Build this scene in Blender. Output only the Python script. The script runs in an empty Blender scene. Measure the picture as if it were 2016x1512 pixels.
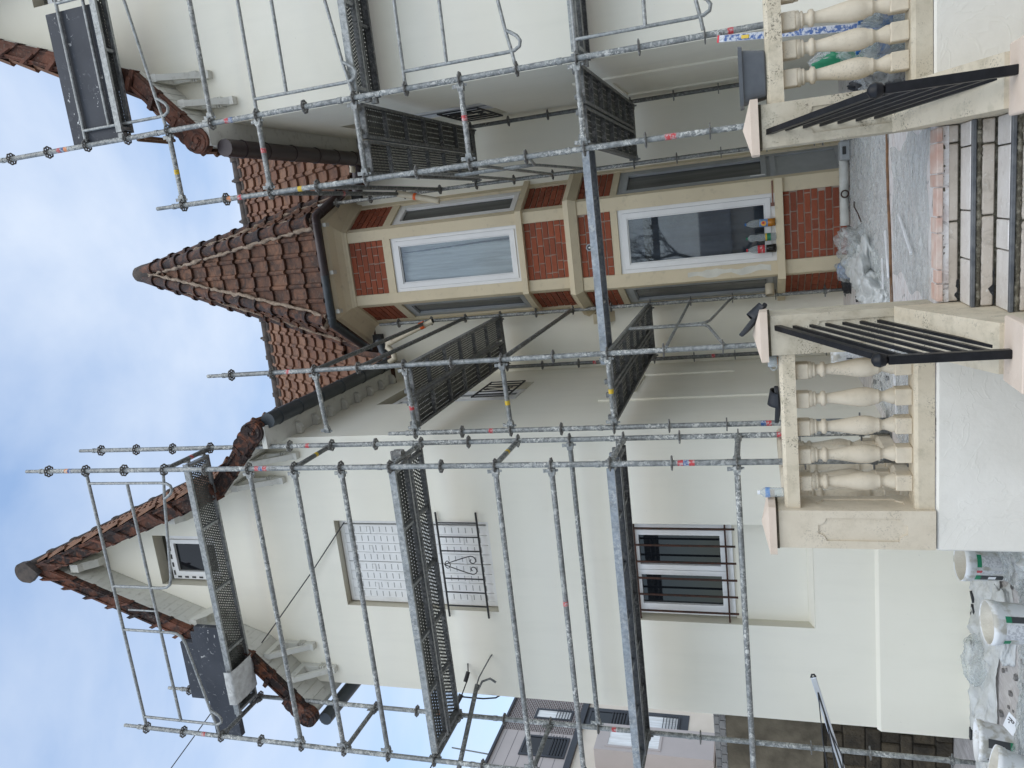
import bpy, bmesh, math, random
from mathutils import Vector, Matrix, Euler, noise
random.seed(7)
R = math.radians
scene = bpy.context.scene
col = scene.collection

# ---------------------------------------------------------------- camera
# x runs along the facade (right), y into the picture, z up; yard level is z = 0
cam_data = bpy.data.cameras.new('camera')
cam = bpy.data.objects.new('camera', cam_data)
col.objects.link(cam)
cam_data.sensor_fit = 'HORIZONTAL'
cam_data.sensor_width = 36.0
cam_data.lens = 27.098
cam_data.clip_start = 0.05
cam_data.clip_end = 2000.0
cx, cy, cz = (-0.11208, 0.288208, -0.950986), (0.9721, 0.230253, -0.044787), (0.206059, -0.929473, -0.305974)
cam.matrix_world = Matrix(((cx[0], cy[0], cz[0], 0.0), (cx[1], cy[1], cz[1], 0.0), (cx[2], cy[2], cz[2], 1.68), (0, 0, 0, 1)))
scene.camera = cam

# ---------------------------------------------------------------- sky and sun
SUN_EL, SUN_AZ = R(55), R(150)          # azimuth measured from +y towards +x
world = bpy.data.worlds.new('World')
scene.world = world
world.use_nodes = True
wn = world.node_tree
wn.nodes.clear()
def wnode(t, **kw):
    n = wn.nodes.new(t)
    for k, v in kw.items(): setattr(n, k, v)
    return n
w_out = wnode('ShaderNodeOutputWorld')
w_bg = wnode('ShaderNodeBackground')
w_bg.inputs['Strength'].default_value = 0.11
w_sky = wnode('ShaderNodeTexSky', sky_type='NISHITA')
w_sky.sun_disc = False
w_sky.sun_elevation = SUN_EL
w_sky.sun_rotation = SUN_AZ
w_sky.air_density = 1.0
w_sky.dust_density = 1.5
w_sky.ozone_density = 1.0
w_tc = wnode('ShaderNodeTexCoord')
w_map = wnode('ShaderNodeMapping')
w_map.inputs['Scale'].default_value = (1.0, 1.0, 2.2)
w_map.inputs['Location'].default_value = (3.1, 0.7, 1.3)
w_n1 = wnode('ShaderNodeTexNoise')
w_n1.inputs['Scale'].default_value = 2.0
w_n1.inputs['Detail'].default_value = 7.0
w_n1.inputs['Roughness'].default_value = 0.52
w_n1.inputs['Distortion'].default_value = 0.25
w_ramp = wnode('ShaderNodeValToRGB')
w_ramp.color_ramp.elements[0].position = 0.33
w_ramp.color_ramp.elements[0].color = (0.12, 0.12, 0.12, 1)
w_ramp.color_ramp.elements[1].position = 0.64
w_ramp.color_ramp.elements[1].color = (0.96, 0.96, 0.96, 1)
w_mix = wnode('ShaderNodeMixRGB')
w_mix.inputs['Color2'].default_value = (4.6, 5.15, 6.0, 1)
w_gain = wnode('ShaderNodeMixRGB', blend_type='MULTIPLY')
w_gain.inputs['Fac'].default_value = 1.0
w_gain.inputs['Color2'].default_value = (1.75, 1.88, 1.85, 1)
L = wn.links.new
L(w_tc.outputs['Generated'], w_map.inputs['Vector'])
L(w_map.outputs['Vector'], w_n1.inputs['Vector'])
L(w_n1.outputs['Fac'], w_ramp.inputs['Fac'])
L(w_ramp.outputs['Color'], w_mix.inputs['Fac'])
L(w_sky.outputs['Color'], w_gain.inputs['Color1'])
L(w_gain.outputs['Color'], w_mix.inputs['Color1'])
L(w_mix.outputs['Color'], w_bg.inputs['Color'])
L(w_bg.outputs['Background'], w_out.inputs['Surface'])

sun_data = bpy.data.lights.new('sun', 'SUN')
sun_data.energy = 0.55
sun_data.angle = R(75)
sun_data.color = (1.0, 0.94, 0.83)
sun = bpy.data.objects.new('sun', sun_data)
col.objects.link(sun)
sd = Vector((math.sin(SUN_AZ) * math.cos(SUN_EL), math.cos(SUN_AZ) * math.cos(SUN_EL), math.sin(SUN_EL)))
sun.rotation_euler = sd.to_track_quat('Z', 'Y').to_euler()
sun.location = (0, 0, 30)

vs = scene.view_settings
vs.view_transform = 'Standard'
vs.look = 'None'
vs.exposure = 0.66
vs.gamma = 1.0
vs.use_curve_mapping = False
scene.render.engine = 'CYCLES'
cy_ = scene.cycles
cy_.use_denoising = True
cy_.max_bounces = 8
cy_.diffuse_bounces = 6
cy_.glossy_bounces = 3
cy_.transmission_bounces = 4
cy_.transparent_max_bounces = 16
cy_.caustics_reflective = False
cy_.caustics_refractive = False

# ---------------------------------------------------------------- materials
M = {}
class NT:
    def __init__(s, name):
        s.m = bpy.data.materials.new(name); s.m.use_nodes = True
        s.t = s.m.node_tree; s.t.nodes.clear()
        s.out = s.n('ShaderNodeOutputMaterial')
        M[name] = s.m
    def n(s, t, ins=None, **kw):
        nd = s.t.nodes.new(t)
        for k, v in kw.items(): setattr(nd, k, v)
        for k, v in (ins or {}).items(): s.set(nd, k, v)
        return nd
    def set(s, nd, k, v):
        i = nd.inputs[k]
        if isinstance(v, bpy.types.NodeSocket): s.t.links.new(v, i)
        elif hasattr(v, 'outputs'): s.t.links.new(v.outputs[0], i)
        else:
            if isinstance(v, tuple) and len(v) == 3 and i.type == 'RGBA': v = v + (1.0,)
            i.default_value = v
    def math(s, op, a, b=0.0, c=None):
        nd = s.n('ShaderNodeMath', operation=op)
        s.set(nd, 0, a); s.set(nd, 1, b)
        if c is not None: s.set(nd, 2, c)
        return nd.outputs[0]
    def mix(s, f, a, b, mode='MIX'):
        nd = s.n('ShaderNodeMixRGB', blend_type=mode)
        s.set(nd, 'Fac', f); s.set(nd, 'Color1', a); s.set(nd, 'Color2', b)
        return nd.outputs[0]
    def ramp(s, f, p0, p1, c0=(0, 0, 0, 1), c1=(1, 1, 1, 1)):
        nd = s.n('ShaderNodeValToRGB'); s.set(nd, 'Fac', f)
        e = nd.color_ramp.elements
        e[0].position, e[1].position, e[0].color, e[1].color = p0, p1, c0, c1
        return nd.outputs[0]
    def co(s, scale=(1, 1, 1), rand=True, world=False):
        if world: v = s.n('ShaderNodeNewGeometry').outputs['Position']
        else: v = s.n('ShaderNodeTexCoord').outputs['Object']
        if rand and not world:
            oi = s.n('ShaderNodeObjectInfo').outputs['Random']
            add = s.n('ShaderNodeVectorMath', operation='ADD'); s.set(add, 0, v)
            cmb = s.n('ShaderNodeCombineXYZ', {'X': s.math('MULTIPLY', oi, 31.0), 'Y': s.math('MULTIPLY', oi, 57.0), 'Z': s.math('MULTIPLY', oi, 13.0)})
            s.set(add, 1, cmb.outputs[0]); v = add.outputs[0]
        mp = s.n('ShaderNodeMapping'); s.set(mp, 'Vector', v); mp.inputs['Scale'].default_value = scale
        return mp.outputs[0]
    def noise(s, v, scale, detail=4, rough=0.55, dist=0.0):
        nd = s.n('ShaderNodeTexNoise', {'Vector': v, 'Scale': scale, 'Detail': detail, 'Roughness': rough, 'Distortion': dist})
        return nd.outputs['Fac']
    def bump(s, h, strength=0.3, dist=0.01):
        return s.n('ShaderNodeBump', {'Height': h, 'Strength': strength, 'Distance': dist}).outputs[0]
    def bsdf(s, colr, rough=0.7, metal=0.0, nrm=None, spec=0.5, **kw):
        b = s.n('ShaderNodeBsdfPrincipled', {'Base Color': colr, 'Roughness': rough, 'Metallic': metal, 'Specular IOR Level': spec})
        if nrm is not None: s.set(b, 'Normal', nrm)
        for k, v in kw.items(): s.set(b, k.replace('_', ' '), v)
        return b.outputs[0]
    def done(s, sh): s.t.links.new(sh, s.out.inputs['Surface']); return s.m

def simple(name, c, rough=0.6, metal=0.0, c2=None, scale=8.0, lo=0.35, hi=0.65, bump=0.0, rand=0.0, spec=0.5, world=False, bscale=None, bdist=0.01):
    t = NT(name); v = t.co(world=world)
    n = t.noise(v, scale, 5)
    colr = t.mix(t.ramp(n, lo, hi), c, c2 if c2 else tuple(x * 0.85 for x in c))
    if rand:
        oi = t.n('ShaderNodeObjectInfo').outputs['Random']
        k = t.math('MULTIPLY_ADD', oi, 2 * rand, 1 - rand)
        colr = t.mix(1.0, colr, t.n('ShaderNodeCombineXYZ', {'X': k, 'Y': k, 'Z': k}).outputs[0], 'MULTIPLY')
    nrm = t.bump(t.noise(v, bscale or scale * 6, 4), bump, bdist) if bump else None
    return t.done(t.bsdf(colr, rough, metal, nrm, spec))

# painted render of the house: nearly even, faint trowel clouds
def plaster(name, c, c2, rough=0.85):
    t = NT(name); v = t.co(world=True)
    big = t.ramp(t.noise(v, 0.9, 3, 0.5, 0.6), 0.35, 0.7)
    colr = t.mix(big, c, c2)
    sp = t.ramp(t.noise(v, 34.0, 2, 0.5), 0.735, 0.76)
    colr = t.mix(t.math('MULTIPLY', sp, 0.18), colr, (0.30, 0.29, 0.26))
    st = t.ramp(t.noise(t.co((2.2, 2.2, 0.25), world=True), 2.6, 4, 0.6), 0.5, 0.85)
    colr = t.mix(t.math('MULTIPLY', st, 0.10), colr, (0.46, 0.45, 0.40))
    h = t.math('ADD', t.math('MULTIPLY', t.noise(v, 5.0, 3), 0.6), t.math('MULTIPLY', t.noise(v, 90.0, 3), 0.14))
    return t.done(t.bsdf(colr, rough, 0, t.bump(h, 0.42, 0.012), 0.25))
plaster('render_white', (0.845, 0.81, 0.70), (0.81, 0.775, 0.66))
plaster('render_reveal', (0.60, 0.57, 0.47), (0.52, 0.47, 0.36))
# freshly skimmed terrace wall with trowel ridges
t = NT('skim_coat'); v = t.co(world=True)
ridge = t.n('ShaderNodeTexVoronoi', {'Vector': t.co((1.0, 1.0, 1.0), world=True), 'Scale': 4.2}, feature='DISTANCE_TO_EDGE').outputs['Distance']
wv = t.noise(v, 2.2, 3, 0.5, 2.4)
lines = t.ramp(t.math('ABSOLUTE', t.math('SUBTRACT', wv, 0.52)), 0.0, 0.02, (1, 1, 1, 1), (0, 0, 0, 1))
h = t.math('ADD', t.math('MULTIPLY', lines, 0.08), t.math('MULTIPLY', t.noise(v, 6.0, 4), 0.75))
colr = t.mix(t.ramp(t.noise(v, 2.5, 5), 0.3, 0.7), (0.79, 0.76, 0.685), (0.71, 0.68, 0.605))
t.done(t.bsdf(colr, 0.8, 0, t.bump(h, 0.5, 0.02), 0.3))
# cream stone paint on the bay
t = NT('trim_cream'); v = t.co(world=True)
colr = t.mix(t.ramp(t.noise(v, 1.6, 4), 0.3, 0.7), (0.70, 0.605, 0.43), (0.63, 0.54, 0.38))
colr = t.mix(t.math('MULTIPLY', t.ramp(t.noise(v, 14.0, 5), 0.58, 0.75), 0.3), colr, (0.33, 0.28, 0.2))
t.done(t.bsdf(colr, 0.75, 0, t.bump(t.noise(v, 40.0, 4), 0.25, 0.006), 0.3))
simple('trim_filler', (0.72, 0.70, 0.62), 0.9)
# cast stone balustrade: cream with black mould speckles and grime
def caststone(name, c, c2, mould):
    t = NT(name); v = t.co()
    colr = t.mix(t.ramp(t.noise(v, 6.0, 5), 0.3, 0.7), c, c2)
    zone = t.ramp(t.noise(v, 4.5, 5, 0.65), 0.50, 0.66)
    spk = t.ramp(t.noise(v, 95.0, 3, 0.7), 0.54, 0.60)
    colr = t.mix(t.math('MULTIPLY', t.math('MULTIPLY', zone, spk), mould), colr, (0.035, 0.032, 0.025))
    gr = t.ramp(t.noise(v, 11.0, 5, 0.65), 0.5, 0.78)
    colr = t.mix(t.math('MULTIPLY', gr, 0.55 * mould), colr, (0.25, 0.22, 0.14))
    return t.done(t.bsdf(colr, 0.8, 0, t.bump(t.noise(v, 45.0, 4), 0.35, 0.006), 0.3))
caststone('cast_stone', (0.67, 0.59, 0.45), (0.60, 0.52, 0.385), 0.95)
caststone('cast_stone_clean', (0.68, 0.60, 0.47), (0.61, 0.53, 0.405), 0.4)
caststone('cast_stone_dirty', (0.60, 0.54, 0.42), (0.50, 0.44, 0.33), 1.0)
caststone('cap_pink', (0.71, 0.59, 0.48), (0.65, 0.53, 0.42), 0.12)
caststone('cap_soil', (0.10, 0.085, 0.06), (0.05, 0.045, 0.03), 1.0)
# bricks, mortar
t = NT('brick_red'); v = t.co()
oi = t.n('ShaderNodeObjectInfo').outputs['Random']
colr = t.mix(oi, (0.36, 0.092, 0.044), (0.255, 0.070, 0.038))
colr = t.mix(t.math('MULTIPLY', t.ramp(t.noise(v, 16.0, 5), 0.5, 0.75), 0.55), colr, (0.34, 0.18, 0.125))
colr = t.mix(t.math('MULTIPLY', t.ramp(t.noise(v, 50.0, 3), 0.6, 0.68), 0.6), colr, (0.09, 0.03, 0.02))
t.done(t.bsdf(colr, 0.8, 0, t.bump(t.noise(v, 60.0, 4), 0.5, 0.006), 0.3))
simple('mortar', (0.44, 0.34, 0.27), 0.95, c2=(0.58, 0.51, 0.43), scale=18, bump=0.5, world=True)
# roof tiles
def tilemat(name, base, light, dark, blotch=0.5, lo=0.48, hi=0.68):
    t = NT(name); v = t.co()
    oi = t.n('ShaderNodeObjectInfo').outputs['Random']
    colr = t.mix(oi, base, light)
    colr = t.mix(t.math('MULTIPLY', t.ramp(t.noise(v, 7.0, 6, 0.65, 0.8), lo, hi), blotch), colr, dark)
    colr = t.mix(t.math('MULTIPLY', t.ramp(t.noise(v, 40.0, 4), 0.58, 0.72), 0.35), colr, (0.30, 0.27, 0.22))
    return t.done(t.bsdf(colr, 0.78, 0, t.bump(t.noise(v, 50.0, 5), 0.5, 0.006), 0.3))
tilemat('tile_main', (0.185, 0.09, 0.055), (0.265, 0.145, 0.09), (0.075, 0.047, 0.036), 0.75)
tilemat('tile_tower', (0.125, 0.06, 0.038), (0.225, 0.115, 0.07), (0.042, 0.030, 0.026), 0.85, 0.40, 0.62)
tilemat('tile_hip', (0.085, 0.046, 0.034), (0.17, 0.075, 0.042), (0.026, 0.022, 0.023), 0.92, 0.36, 0.56)
tilemat('tile_verge', (0.20, 0.07, 0.034), (0.095, 0.042, 0.027), (0.020, 0.015, 0.015), 0.95, 0.36, 0.52)
tilemat('tile_verge_red', (0.165, 0.062, 0.036), (0.125, 0.052, 0.033), (0.035, 0.021, 0.017), 0.85, 0.44, 0.62)
simple('roof_mortar', (0.42, 0.33, 0.25), 0.95, c2=(0.25, 0.19, 0.14), scale=22, bump=0.8, world=True)
simple('ridge_dark', (0.105, 0.082, 0.066), 0.85, c2=(0.045, 0.037, 0.033), scale=9, bump=0.5)
# white painted timber, pvc
simple('timber_white', (0.62, 0.61, 0.55), 0.7, c2=(0.42, 0.40, 0.35), scale=14, lo=0.55, hi=0.8, bump=0.2, rand=0.06)
simple('pvc_white', (0.82, 0.815, 0.80), 0.35, c2=(0.77, 0.765, 0.75), scale=5)
simple('pvc_grey', (0.36, 0.375, 0.385), 0.4, c2=(0.31, 0.325, 0.33), scale=5)
simple('frame_dark', (0.055, 0.06, 0.072), 0.5)
simple('shutter_white', (0.80, 0.79, 0.76), 0.45, c2=(0.70, 0.69, 0.65), scale=9, lo=0.5, hi=0.8)
simple('slot_grey', (0.38, 0.375, 0.36), 0.9)
simple('slot_dark', (0.05, 0.05, 0.05), 0.9)
simple('interior_dark', (0.018, 0.02, 0.022), 0.9)
simple('interior_grey', (0.10, 0.10, 0.105), 0.9)
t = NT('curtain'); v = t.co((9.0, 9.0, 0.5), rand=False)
n = t.noise(v, 1.6, 4, 0.6, 0.4)  # upright bands of tone and sheerness paint in the shading of the folds
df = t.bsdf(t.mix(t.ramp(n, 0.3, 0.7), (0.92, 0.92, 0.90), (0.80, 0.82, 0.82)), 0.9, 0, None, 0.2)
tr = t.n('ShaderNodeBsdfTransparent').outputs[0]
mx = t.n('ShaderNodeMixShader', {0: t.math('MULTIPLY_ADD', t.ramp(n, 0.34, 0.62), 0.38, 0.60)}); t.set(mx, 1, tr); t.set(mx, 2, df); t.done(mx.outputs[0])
simple('curtain_blue', (0.12, 0.135, 0.175), 0.9, c2=(0.07, 0.08, 0.11), scale=2.5)
t = NT('glass_dark'); v = t.co()
g = t.bsdf((0.010, 0.012, 0.015), 0.03, 0, None, 0.45); t.done(g)
t = NT('glass_side'); v = t.co(rand=False)
t.done(t.bsdf(t.mix(t.ramp(t.noise(t.co((8.0, 8.0, 0.4), rand=False), 1.5, 4), 0.35, 0.65), (0.05, 0.052, 0.05), (0.105, 0.108, 0.105)), 0.03, 0, None, 0.5))
t = NT('glass_clear')
tr = t.n('ShaderNodeBsdfTransparent', {'Color': (0.93, 0.95, 0.94)}).outputs[0]
gl = t.n('ShaderNodeBsdfGlossy', {'Color': (1, 1, 1), 'Roughness': 0.02}).outputs[0]
fr = t.n('ShaderNodeFresnel', {'IOR': 1.5}).outputs[0]
mx = t.n('ShaderNodeMixShader', {0: t.math('ADD', t.math('MULTIPLY', fr, 1.1), 0.015)}); t.set(mx, 1, tr); t.set(mx, 2, gl); t.done(mx.outputs[0])
# metals
def galv(name, splash, base=(0.40, 0.425, 0.43), dark=(0.20, 0.215, 0.22), rough=0.5, metal=0.55):
    t = NT(name); v = t.co()
    n1 = t.noise(v, 30.0, 4, 0.6)
    colr = t.mix(t.ramp(n1, 0.35, 0.68), base, dark)
    stain = t.ramp(t.noise(v, 9.0, 5, 0.65), 0.45, 0.75)
    colr = t.mix(t.math('MULTIPLY', stain, 0.5), colr, (0.11, 0.108, 0.10))
    zone = t.ramp(t.noise(v, 3.5, 3), 0.36, 0.6)
    sp = t.math('MULTIPLY', t.math('MULTIPLY', t.ramp(t.noise(v, 34.0, 6, 0.68, 0.9), 0.50, 0.57), zone), splash)
    colr = t.mix(sp, colr, (0.62, 0.62, 0.58))
    inv = t.math('SUBTRACT', 1.0, sp)
    return t.done(t.bsdf(colr, t.math('MULTIPLY_ADD', sp, 0.35, rough), t.math('MULTIPLY', inv, metal), t.bump(t.math('ADD', n1, t.math('MULTIPLY', sp, 1.2)), 0.4, 0.004), 0.5))
galv('galv_tube', 1.0, (0.335, 0.345, 0.335), (0.15, 0.156, 0.152))
galv('galv_clean', 0.5, (0.38, 0.392, 0.385), (0.21, 0.22, 0.215))
galv('galv_dark', 0.35, (0.20, 0.205, 0.20), (0.10, 0.104, 0.10), 0.6, 0.4)
galv('galv_beam', 0.5, (0.36, 0.385, 0.41), (0.24, 0.26, 0.28), 0.42, 0.6)
simple('rosette_steel', (0.16, 0.155, 0.145), 0.6, 0.4, (0.38, 0.38, 0.36), 26, 0.5, 0.7, bump=0.3)
# perforated deck plates: the round holes are cut out by the material
def deckmat(name, px, py, r, cmat=(0.115, 0.117, 0.105), stag=True):
    t = NT(name)
    sep = t.n('ShaderNodeSeparateXYZ', {'Vector': t.n('ShaderNodeTexCoord').outputs['Object']})
    X, Y = sep.outputs[0], sep.outputs[1]
    row = t.math('FLOOR', t.math('DIVIDE', Y, py))
    off = t.math('MULTIPLY', t.math('MODULO', t.math('ABSOLUTE', row), 2.0), 0.5 if stag else 0.0)
    fx = t.math('SUBTRACT', t.math('FRACT', t.math('ADD', t.math('DIVIDE', X, px), off)), 0.5)
    fy = t.math('SUBTRACT', t.math('FRACT', t.math('DIVIDE', Y, py)), 0.5)
    dx, dy = t.math('MULTIPLY', fx, px), t.math('MULTIPLY', fy, py)
    d = t.math('SQRT', t.math('ADD', t.math('MULTIPLY', dx, dx), t.math('MULTIPLY', dy, dy)))
    hole = t.math('LESS_THAN', d, r)
    v = t.co()
    colr = t.mix(t.ramp(t.noise(v, 12.0, 5, 0.65), 0.4, 0.7), cmat, tuple(x * 0.55 for x in cmat))
    colr = t.mix(t.math('MULTIPLY', t.ramp(t.noise(v, 45.0, 5), 0.6, 0.66), 0.4), colr, (0.5, 0.5, 0.47))
    b = t.bsdf(colr, 0.6, 0.35, None, 0.4)
    tr = t.n('ShaderNodeBsdfTransparent').outputs[0]
    mx = t.n('ShaderNodeMixShader', {0: hole}); t.set(mx, 1, b); t.set(mx, 2, tr)
    return t.done(mx.outputs[0])
deckmat('deck_fine', 0.030, 0.026, 0.0058)
deckmat('deck_sparse', 0.036, 0.052, 0.0055, stag=False)
deckmat('deck_bold', 0.040, 0.030, 0.0092)
simple('black_paint', (0.005, 0.005, 0.006), 0.38, c2=(0.011, 0.011, 0.013), scale=20, bump=0.1, spec=0.32)
simple('iron_black', (0.012, 0.012, 0.013), 0.55, c2=(0.03, 0.028, 0.026), scale=30)
simple('iron_rust', (0.075, 0.028, 0.016), 0.85, c2=(0.03, 0.018, 0.013), scale=30, bump=0.4)
simple('gutter_grey', (0.045, 0.055, 0.062), 0.38, c2=(0.03, 0.037, 0.042), scale=6)
simple('gutter_brown', (0.045, 0.028, 0.028), 0.38, c2=(0.03, 0.018, 0.018), scale=6)
simple('pipe_sand', (0.60, 0.53, 0.40), 0.45, c2=(0.50, 0.43, 0.31), scale=7)
simple('pipe_inside', (0.02, 0.02, 0.018), 0.9)
simple('tape_orange', (0.80, 0.13, 0.02), 0.45)
simple('sticker_red', (0.50, 0.05, 0.055), 0.6, c2=(0.52, 0.40, 0.39), scale=45, lo=0.46, hi=0.60)
simple('sticker_blue', (0.035, 0.09, 0.25), 0.6, c2=(0.45, 0.47, 0.50), scale=45, lo=0.46, hi=0.58)
simple('sticker_yellow', (0.62, 0.42, 0.03), 0.5, c2=(0.25, 0.18, 0.06), scale=40, lo=0.6, hi=0.7)
simple('sticker_orange', (0.70, 0.26, 0.10), 0.5, c2=(0.6, 0.5, 0.4), scale=40, lo=0.5, hi=0.6)
# dark film faced boards with paint splashes
t = NT('board_dark'); v = t.co()
colr = t.mix(t.ramp(t.noise(v, 3.0, 4), 0.3, 0.7), (0.028, 0.032, 0.042), (0.045, 0.05, 0.062))
sm = t.ramp(t.noise(v, 7.0, 5, 0.7, 1.5), 0.58, 0.80)
colr = t.mix(t.math('MULTIPLY', sm, 0.35), colr, (0.3, 0.31, 0.33))
spl = t.math('MULTIPLY', t.ramp(t.noise(v, 22.0, 4, 0.6, 1.0), 0.63, 0.66), t.ramp(t.noise(v, 3.3, 3), 0.5, 0.62))
colr = t.mix(t.math('MULTIPLY', spl, 0.85), colr, (0.72, 0.72, 0.70))
t.done(t.bsdf(colr, 0.6, 0, None, 0.4))
# ground, terrace
t = NT('yard_ground'); v = t.co(world=True)
a_ = t.mix(t.ramp(t.noise(v, 1.1, 6, 0.6), 0.35, 0.65), (0.34, 0.31, 0.30), (0.46, 0.44, 0.42))
str_ = t.ramp(t.noise(t.co((6.0, 1.0, 1.0), world=True), 3.0, 6, 0.7, 1.2), 0.45, 0.62)
a_ = t.mix(t.math('MULTIPLY', str_, 0.6), a_, (0.62, 0.60, 0.59))
dk = t.ramp(t.noise(v, 9.0, 6, 0.7, 0.6), 0.62, 0.75)
a_ = t.mix(t.math('MULTIPLY', dk, 0.65), a_, (0.12, 0.10, 0.085))
t.done(t.bsdf(a_, 0.8, 0, t.bump(t.noise(v, 14.0, 6, 0.65), 0.6, 0.02), 0.3))
t = NT('terrace_stone'); v = t.co(world=True)
dn = t.n('ShaderNodeTexNoise', {'Vector': v, 'Scale': 3.5, 'Detail': 5.0}).outputs['Color']
dv = t.n('ShaderNodeVectorMath', operation='MULTIPLY_ADD'); t.set(dv, 0, dn); dv.inputs[1].default_value = (0.22, 0.22, 0.0); t.set(dv, 2, v)
crack = t.n('ShaderNodeTexVoronoi', {'Vector': dv.outputs[0], 'Scale': 2.9, 'Randomness': 1.0}, feature='DISTANCE_TO_EDGE').outputs['Distance']
a_ = t.mix(t.ramp(t.noise(v, 2.0, 4), 0.35, 0.65), (0.62, 0.545, 0.515), (0.56, 0.51, 0.49))
a_ = t.mix(t.ramp(crack, 0.012, 0.02, (1, 1, 1, 1), (0, 0, 0, 1)), a_, (0.27, 0.235, 0.215))
str_ = t.ramp(t.noise(t.co((1.3, 7.0, 1.0), world=True), 3.2, 7, 0.72, 1.6), 0.40, 0.56)
a_ = t.mix(t.math('MULTIPLY', str_, 0.88), a_, (0.82, 0.81, 0.80))
dk = t.ramp(t.noise(t.co((1.0, 6.0, 1.0), world=True), 9.0, 7, 0.72, 1.6), 0.57, 0.66)
a_ = t.mix(t.math('MULTIPLY', dk, 0.7), a_, (0.16, 0.14, 0.125))
t.done(t.bsdf(a_, t.math('MULTIPLY_ADD', str_, -0.35, 0.75), 0, t.bump(t.noise(t.co((1.5, 6.0, 1.0), world=True), 9.0, 6, 0.7, 1.0), 0.7, 0.015), 0.4))
simple('edge_pink', (0.52, 0.33, 0.265), 0.8, c2=(0.60, 0.50, 0.44), scale=9, bump=0.4, rand=0.18)
t = NT('step_tile'); v = t.co()
a_ = t.mix(t.ramp(t.noise(v, 5.0, 6, 0.65), 0.35, 0.7), (0.60, 0.54, 0.47), (0.48, 0.42, 0.35))
a_ = t.mix(t.math('MULTIPLY', t.ramp(t.noise(v, 60.0, 4), 0.62, 0.7), 0.5), a_, (0.72, 0.72, 0.70))
a_ = t.mix(t.math('MULTIPLY', t.ramp(t.noise(v, 13.0, 6, 0.72, 0.8), 0.52, 0.72), 0.6), a_, (0.20, 0.165, 0.12))
t.done(t.bsdf(a_, 0.5, 0, t.bump(t.noise(v, 30.0, 4), 0.3, 0.006), 0.5))
t = NT('tread_skylit'); v = t.co()  # pale tread tile; sky light and whitish highlights are put into its colour
a_ = t.mix(t.ramp(t.noise(v, 6.0, 6, 0.65), 0.35, 0.7), (0.74, 0.71, 0.67), (0.60, 0.56, 0.51))
a_ = t.mix(t.math('MULTIPLY', t.ramp(t.noise(v, 40.0, 5), 0.6, 0.7), 0.6), a_, (0.85, 0.85, 0.84))
a_ = t.mix(t.math('MULTIPLY', t.ramp(t.noise(v, 17.0, 6, 0.72, 0.8), 0.56, 0.72), 0.5), a_, (0.24, 0.20, 0.155))
t.done(t.bsdf(a_, 0.34, 0, t.bump(t.noise(v, 26.0, 5), 0.35, 0.006), 0.55))
simple('moss_dark', (0.14, 0.125, 0.09), 0.95, c2=(0.40, 0.37, 0.29), scale=30, lo=0.46, hi=0.68, bump=0.9, world=True, bdist=0.02)
simple('nosing_slate', (0.075, 0.082, 0.092), 0.5, c2=(0.15, 0.155, 0.16), scale=14, bump=0.3)
simple('bitumen', (0.022, 0.024, 0.028), 0.6, c2=(0.08, 0.08, 0.085), scale=60, lo=0.55, hi=0.7, bump=0.8)
simple('rubble_brown', (0.075, 0.058, 0.036), 0.95, c2=(0.03, 0.024, 0.016), scale=5, bump=1.0, rand=0.35, bscale=22, bdist=0.03)
simple('rubble_joint', (0.06, 0.048, 0.032), 0.95, c2=(0.02, 0.018, 0.014), scale=6, bump=0.8, world=True)
simple('brick_grey', (0.24, 0.23, 0.22), 0.85, c2=(0.17, 0.165, 0.16), scale=10, rand=0.2)
simple('concrete_old', (0.16, 0.135, 0.095), 0.95, c2=(0.075, 0.062, 0.042), scale=4, bump=0.6, world=True)
# neighbour
t = NT('neighbour_brick'); v = t.co((1, 1, 1), rand=False)
sep = t.n('ShaderNodeSeparateXYZ', {'Vector': v})
cmb = t.n('ShaderNodeCombineXYZ', {'X': sep.outputs[1], 'Y': sep.outputs[2], 'Z': 0.0})
bk = t.n('ShaderNodeTexBrick', {'Vector': cmb.outputs[0], 'Color1': (0.115, 0.082, 0.074), 'Color2': (0.085, 0.062, 0.058), 'Mortar': (0.36, 0.34, 0.33), 'Scale': 1.0, 'Mortar Size': 0.013, 'Brick Width': 0.26, 'Row Height': 0.085})
t.done(t.bsdf(bk.outputs['Color'], 0.85))
simple('neighbour_cream', (0.72, 0.64, 0.54), 0.85, c2=(0.67, 0.59, 0.49), scale=1.0)
simple('neighbour_panel', (0.46, 0.41, 0.39), 0.7, c2=(0.43, 0.385, 0.365), scale=1.0)
simple('neighbour_dark', (0.042, 0.046, 0.056), 0.6)
simple('neighbour_blue', (0.42, 0.52, 0.56), 0.15)
# plastics and props
t = NT('film'); v = t.co()
n = t.noise(t.co((1.0, 2.6, 1.0)), 9.0, 7, 0.7, 1.4)
df = t.bsdf(t.mix(t.ramp(n, 0.35, 0.7), (0.82, 0.84, 0.84), (0.60, 0.62, 0.61)), 0.28, 0, t.bump(n, 0.6, 0.02), 0.6)
tr = t.n('ShaderNodeBsdfTransparent', {'Color': (0.93, 0.95, 0.95)}).outputs[0]
mx = t.n('ShaderNodeMixShader', {0: t.math('MULTIPLY_ADD', t.ramp(n, 0.40, 0.70), 0.55, 0.14)}); t.set(mx, 1, tr); t.set(mx, 2, df); t.done(mx.outputs[0])
t = NT('film_dense'); v = t.co()
n = t.noise(v, 7.0, 6, 0.65, 0.8)
df = t.bsdf(t.mix(t.ramp(n, 0.35, 0.7), (0.72, 0.74, 0.73), (0.52, 0.53, 0.51)), 0.35, 0, t.bump(t.noise(v, 22.0, 5), 0.5, 0.02), 0.5)
tr = t.n('ShaderNodeBsdfTransparent').outputs[0]
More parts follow.
